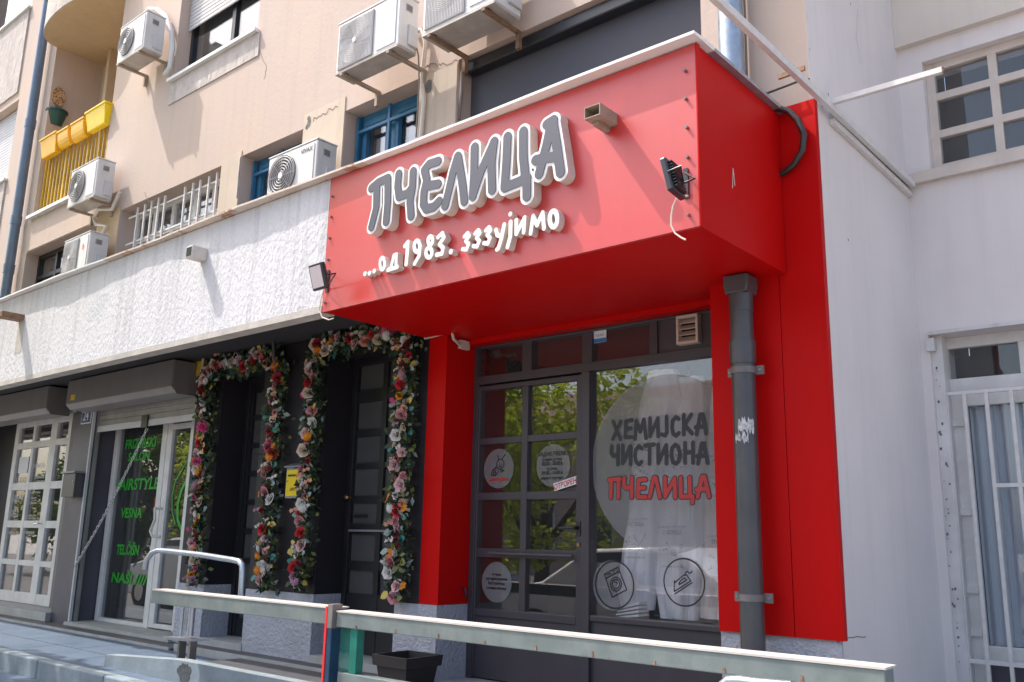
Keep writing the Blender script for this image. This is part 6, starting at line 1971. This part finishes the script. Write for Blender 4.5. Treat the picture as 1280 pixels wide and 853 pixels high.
tr2 = thing('bent_tube_rail', 'rounded silver tube end just showing below the long handrail at the right', 'handrail', tuple(P(922, 856, 1, 2.9)))
put('tube', MB().tube([P(u_, v_, 1, 2.9) for u_, v_ in ((898, 872), (902, 858), (911, 851), (924, 851), (946, 854), (990, 858))], 0.017, 12), 'tube_metal', tr2, smooth=True)
pt_y = 3.88
pz0 = 0.02
p_a, p_b = P(465, 818, 1, pt_y), P(522, 818, 1, pt_y + 0.05)
pc_x = (PX(470, 820, pt_y - 0.12) + PX(503, 820, pt_y - 0.12)) / 2 + 0.03
pcz = PZ(494, 816, pt_y)
pk = thing('black_planter', 'empty square black plastic planter in front of the grey plinth', 'planter', (pc_x, pt_y, 0.09))
hw0, hw1 = 0.10, 0.135
mb = MB()
zb0, zb1 = pcz - 0.25, pcz - 0.06
for (h0, h1, z0_, z1_) in ((hw0, hw1 - 0.008, zb0, zb1), (hw1 + 0.008, hw1 + 0.014, zb1, pcz)):
    n0 = [(-h0, -h0), (h0, -h0), (h0, h0), (-h0, h0)]
    n1 = [(-h1, -h1), (h1, -h1), (h1, h1), (-h1, h1)]
    t = 0.012
    vs = [(pc_x + a, pt_y + b, z0_) for a, b in n0] + [(pc_x + a, pt_y + b, z1_) for a, b in n1] + [(pc_x + a * (1 - t / h1), pt_y + b * (1 - t / h1), z1_) for a, b in n1] + [(pc_x + a * (1 - t / h0), pt_y + b * (1 - t / h0), z0_ + 0.002) for a, b in n0]
    fs = []
    for k in range(4):
        k2 = (k + 1) % 4
        fs += [(k, k2, 4 + k2, 4 + k), (4 + k, 4 + k2, 8 + k2, 8 + k), (8 + k, 8 + k2, 12 + k2, 12 + k)]
    if z0_ == zb0: fs.append((0, 1, 2, 3))
    put('pot_body' if z0_ == zb0 else 'pot_rim', MB().add(vs, fs), 'black_plastic', pk)

# ================================================================== across the street (seen mirrored in the glass)
def leafset(seed, R_, H_, n, flat=1.0):
    rn_ = random.Random(seed)
    clumps = []
    for _ in range(46):
        th, ph = rn_.uniform(0, 2 * math.pi), math.acos(rn_.uniform(-0.8, 1))
        r = rn_.uniform(0.45, 1.0)
        clumps.append((R_ * r * math.sin(ph) * math.cos(th), R_ * r * math.sin(ph) * math.sin(th), H_ / 2 * r * math.cos(ph), rn_.uniform(0.35, 0.75) * R_ * 0.42))
    mb_ = MB()
    for k in range(n):
        c = rn_.choice(clumps)
        v = Vector((rn_.gauss(0, 1), rn_.gauss(0, 1), rn_.gauss(0, 1))).normalized() * (c[3] * rn_.uniform(.4, 1) ** .5)
        p = Vector(c[:3]) + v
        s_ = rn_.uniform(0.05, 0.11)
        a = Vector((rn_.gauss(0, 1), rn_.gauss(0, 1), rn_.gauss(0, .6))).normalized()
        b = a.orthogonal().normalized()
        mb_.add([p - a * s_, p + b * s_ * .5, p + a * s_, p - b * s_ * .5], [(0, 1, 2, 3)])
    return mb_


LM = [mesh_of('crown', leafset(s_, 2.5, 5.2, 9000), m_, fixn=False) for s_, m_ in ((1, 'leaf_a'), (2, 'leaf_a'), (3, 'leaf_b'))]


def tree(x, y, h, k, lab, sc=1.0, group='street trees opposite the shops'):
    t_ = thing('street_tree', lab, 'tree', (x, y, -0.8), group)
    rn_ = random.Random(k * 7 + int(x))
    base = Vector((x, y, -0.8))
    th = h - 2.9 * sc
    pts_ = [base, base + Vector((0.05, 0.02, th * .5)), base + Vector((0.12, -0.05, th)), base + Vector((0.1, 0.1, th + 2.0 * sc))]
    put('trunk', MB().tube(pts_, [0.22 * sc, 0.17 * sc, 0.13 * sc, 0.05], 10), 'bark', t_, smooth=True)
    for q in range(6):
        a = 2 * math.pi * q / 6 + rn_.uniform(-.3, .3)
        z_ = th * rn_.uniform(.75, 1.0)
        s0 = base + Vector((0.06, 0, z_))
        put('limb', MB().tube([s0, s0 + Vector((math.cos(a) * .8, math.sin(a) * .8, .9)) * sc, s0 + Vector((math.cos(a) * 1.7, math.sin(a) * 1.7, 2.0)) * sc], [0.08 * sc, 0.05 * sc, 0.02], 6), 'bark', t_)
    c = bpy.data.objects.new('crown', LM[k % 3])
    col.objects.link(c)
    c.parent = t_
    c.location = (0, 0, h + 0.8 - 2.0 * sc)
    c.scale = (sc, sc, sc)
    c.rotation_euler = (0, 0, rn_.uniform(0, 6))


for i, (x, y, h, k, lab, sc) in enumerate((
        (-12.0, -6.0, 4.6, 0, 'light green street tree mirrored in the big shop pane', 1.0),
        (-15.6, -6.8, 4.4, 1, 'light green street tree mirrored in the door panes', 1.05),
        (-19.3, -7.5, 4.8, 0, 'light green street tree mirrored at the left of the door', 1.15),
        (-23.5, -7.0, 5.0, 1, 'broad street tree across the road from the studio', 1.2),
        (-28.5, -7.5, 5.2, 2, 'dark green street tree far down the road', 1.3),
        (-33.0, -8.0, 5.4, 2, 'farthest dark green street tree down the road', 1.4))):
    tree(x, y, h, k, lab, sc)


nt_t = thing('street_tree', 'unseen wide low tree added left of the camera to shade the terrace', 'tree', (-10.6, 0.9, -0.8), 'street trees opposite the shops')  # out of view, added to shade the terrace and left rail; crown flattened to fit
put('trunk', MB().tube([(-10.6, 0.9, -0.8), (-10.55, 0.92, 1.5), (-10.5, 0.9, 3.9), (-10.4, 0.9, 5.0)], [0.17, 0.13, 0.10, 0.04], 10), 'bark', nt_t, smooth=True)
for a_ in range(6):
    an = math.pi / 3 * a_
    put('limb', MB().tube([(-10.52, 0.9, 3.2), (-10.5 + 1.2 * math.cos(an), 0.9 + 0.5 * math.sin(an), 4.2), (-10.5 + 2.6 * math.cos(an), 0.9 + 0.9 * math.sin(an), 5.0)], [0.07, 0.045, 0.02], 6), 'bark', nt_t)
c_n = bpy.data.objects.new('crown', LM[1])
col.objects.link(c_n)
c_n.parent = nt_t
c_n.location = (0, 0, 5.65)
c_n.scale = (1.35, 0.52, 0.52)


def car(x, y, m_, lab):
    """side-on parked car, long axis along x"""
    t_ = thing('parked_car', lab, 'car', (x, y, -0.52), 'cars parked across the street')
    L_, Wd = 4.2, 1.72
    prof = [(-2.1, 0.25), (-2.12, 0.62), (-1.95, 0.85), (-1.2, 0.98), (-0.55, 1.42), (0.75, 1.47), (1.45, 1.05), (1.95, 0.98), (2.1, 0.7), (2.1, 0.25)]
    mb_ = MB()
    z0 = -0.52
    n = len(prof)
    vs_ = []
    for yy_, ins in ((y - Wd / 2, 1), (y - Wd / 2 + 0.08, 2), (y + Wd / 2 - 0.08, 2), (y + Wd / 2, 1)):
        for px2, pz in prof:
            k = 1.0 if pz < 0.99 else (0.90 if ins == 1 else 0.98)
            shift = 0.16 if pz > 0.99 else 0.0
            y2 = yy_ + (shift if yy_ < y else -shift)
            vs_.append((x + px2 * (0.985 if ins == 1 else 1.0), y2, z0 + pz * (0.99 if ins == 1 else 1.0)))
    fs_ = [tuple(range(n)), tuple(reversed(range(3 * n, 4 * n)))]
    for r_ in range(3):
        fs_ += [(r_ * n + k, r_ * n + (k + 1) % n, (r_ + 1) * n + (k + 1) % n, (r_ + 1) * n + k) for k in range(n)]
    put('body', mb_.add(vs_, fs_), m_, t_, bevel=0.04, smooth=60)
    for s_ in (-1, 1):
        ya = y + s_ * (Wd / 2 - 0.13)
        put('side_window', MB().prism([(x - 1.05, z0 + 1.0), (x - 0.52, z0 + 1.36), (x + 0.10, z0 + 1.39), (x + 0.10, z0 + 1.0)], 1, ya - 0.03, ya + 0.03), 'far_glass', t_)
        put('side_window', MB().prism([(x + 0.16, z0 + 1.0), (x + 0.16, z0 + 1.39), (x + 0.70, z0 + 1.39), (x + 1.25, z0 + 1.05), (x + 1.2, z0 + 1.0)], 1, ya - 0.03, ya + 0.03), 'far_glass', t_)
        for dx_ in (-1.3, 1.3):
            wheel = put('wheel', MB().cyl((x + dx_, y + s_ * (Wd / 2 - 0.2), z0 + 0.31), (x + dx_, y + s_ * (Wd / 2 + 0.01), z0 + 0.31), 0.31, 24), 'tyre', t_, smooth=40)
            put('rim', MB().cyl((x + dx_, y + s_ * (Wd / 2 + 0.005), z0 + 0.31), (x + dx_, y + s_ * (Wd / 2 + 0.02), z0 + 0.31), 0.19, 16), 'chrome', wheel)
        put('headlight', MB().box(x - 2.13, x - 2.05, y + s_ * 0.60 - 0.16, y + s_ * 0.60 + 0.16, z0 + 0.62, z0 + 0.76), 'lens', t_, bevel=0.02)
        put('tail_light', MB().box(x + 2.04, x + 2.12, y + s_ * 0.64 - 0.12, y + s_ * 0.64 + 0.12, z0 + 0.66, z0 + 0.86), 'tape_red', t_, bevel=0.02)


car(-6.6, -1.6, 'car_white', 'white parked car mirrored low in the display pane')
car(-11.6, -1.7, 'car_grey', 'dark grey parked car mirrored low in the door panes')
car(-17.0, -1.6, 'car_white', 'white parked car farther down the street')

fb = thing('opposite_building', 'low pinkish house with rows of windows across the street behind the trees', 'building', (-20, -24, -0.8))
put('wall', MB().box(-46, -14.5, -32, -24, -0.8, 6.2), 'far_wall', fb)
put('roof', MB().prism([(-32.6, 6.2), (-28, 8.4), (-23.4, 6.2)], 0, -46.5, -14), 'rust', fb)
for k_ in range(9):
    for j_ in range(2):
        wx_ = -16.5 - 3.2 * k_
        w_o = put('window', MB().box(wx_ - 0.7, wx_ + 0.7, -24.0, -23.92, 0.6 + 2.9 * j_, 2.2 + 2.9 * j_), 'white_frame', fb)
        put('pane', MB().box(wx_ - 0.6, wx_ + 0.6, -23.915, -23.90, 0.7 + 2.9 * j_, 2.1 + 2.9 * j_), 'far_glass', w_o)

# ================================================================== wear: hairline cracks, chips, loose pieces
M['crack'] = mat('crack_shadow', (0.20, 0.16, 0.13), 0.95)
M['chip'] = mat('bare_grey_mortar', (0.22, 0.20, 0.19), 0.95, var=0.5, vs=30)


def crack(pts_px, ax, val, sgn, r_=0.0028, m_='crack', seed=1, jit=2.0, sub=5):
    rn_ = random.Random(seed)
    pp_ = []
    for i in range(len(pts_px) - 1):
        for k in range(sub):
            f = k / sub
            pp_.append((pts_px[i][0] + (pts_px[i + 1][0] - pts_px[i][0]) * f + rn_.uniform(-jit, jit) * 0.5, pts_px[i][1] + (pts_px[i + 1][1] - pts_px[i][1]) * f + rn_.uniform(-jit, jit)))
    pp_.append(pts_px[-1])
    w3 = [P(a, b, ax, val) for a, b in pp_]
    st_ = [[(w_[0 if ax == 1 else 1], w_[2]) for w_ in w3]]
    mb_, _ = glyph(st_, r_, 0, 0, None, 0.0035)
    if ax == 1:
        mb_.v = [(a, val + sgn, c) for a, b, c in mb_.v]
    else:
        mb_.v = [(val + sgn, a, c) for a, b, c in mb_.v]
    put('crack', mb_, m_, bld, fixn=False)


yc = W - 0.008
crack([(391, 150), (403, 144), (412, 138), (422, 134)], 1, yc, -0.002, 0.004, seed=2)
crack([(530, 86), (541, 80), (549, 82), (560, 80), (572, 76)], 1, yc, -0.002, 0.005, seed=3)
crack([(384, 160), (387, 153), (386, 148)], 1, yc, -0.002, 0.020, 'chip', seed=4, jit=1)
crack([(536, 104), (536, 112)], 1, yc, -0.002, 0.030, 'chip', seed=5, jit=1)
crack([(180, 240), (188, 252), (200, 247)], 1, W, -0.002, 0.0035, seed=6)
crack([(322, 60), (334, 84), (330, 100)], 1, W, -0.0015, 0.003, seed=7)
crack([(1046, 803), (1062, 797), (1082, 796)], 0, XC + 0.001, 0.0015, 0.0022, seed=8, jit=.8)
crack([(1072, 12), (1070, 48), (1076, 80)], 0, XC + 0.001, 0.0015, 0.0016, seed=9, jit=.8)
# row of chips down the inner corner of the recess and the door jamb
rn = random.Random(9)
mb = MB()


def blob_side(u_, v_, r_):
    c = P(u_, v_, 0, XC + 0.001)
    n = 7
    mb.add([(XC + 0.0025, c[1] + r_ * (0.6 + rn.random() * 0.6) * math.cos(2 * math.pi * k / n), c[2] + r_ * 1.4 * (0.6 + rn.random() * 0.6) * math.sin(2 * math.pi * k / n)) for k in range(n)], [tuple(range(n))])


for v_ in (252, 268, 274, 296, 300, 311, 313, 328, 333, 343, 366, 391):
    blob_side(1140.5 + (v_ - 240) * 0.062, v_, rn.uniform(0.004, 0.012))
for u_, v_ in ((1063, 5), (1122, 12), (1124, 9), (1147, 4), (1035, 118), (1060, 300), (1012, 62)):
    blob_side(u_, v_, rn.uniform(0.003, 0.008))
o = put('chips', mb, 'chip', bld, fixn=False)
o['kind'] = 'stuff'
mb = MB()
for v_ in range(446, 850, 7):
    if rn.random() < 0.5:
        v_ += rn.uniform(-4, 4)
        u_ = 1167.5 + (v_ - 440) * 0.077 + rn.choice((0, 0, 3, 6)) + rn.uniform(-1.5, 1.5)
        c = P(u_, v_, 1, R + 0.03)
        r_ = rn.uniform(0.003, 0.009)
        n = 6
        mb.add([(c[0] + r_ * (0.6 + rn.random() * .6) * math.cos(2 * math.pi * k / n), R + 0.0285, c[2] + r_ * 1.3 * (0.6 + rn.random() * .6) * math.sin(2 * math.pi * k / n)) for k in range(n)], [tuple(range(n))])
o = put('chips', mb, 'chip', bld, fixn=False)
o['kind'] = 'stuff'
# mortar lump beside the left blue window
lump = P(310, 222, 1, W - 0.01)
put('patch', MB().box(PX(300, 215, W), b2[0] - 0.002, W - 0.02, W - 0.0085, PZ(305, 245, W), PZ(305, 196, W)), 'grey_render', bld, label='broken grey mortar edge left of the left blue window')
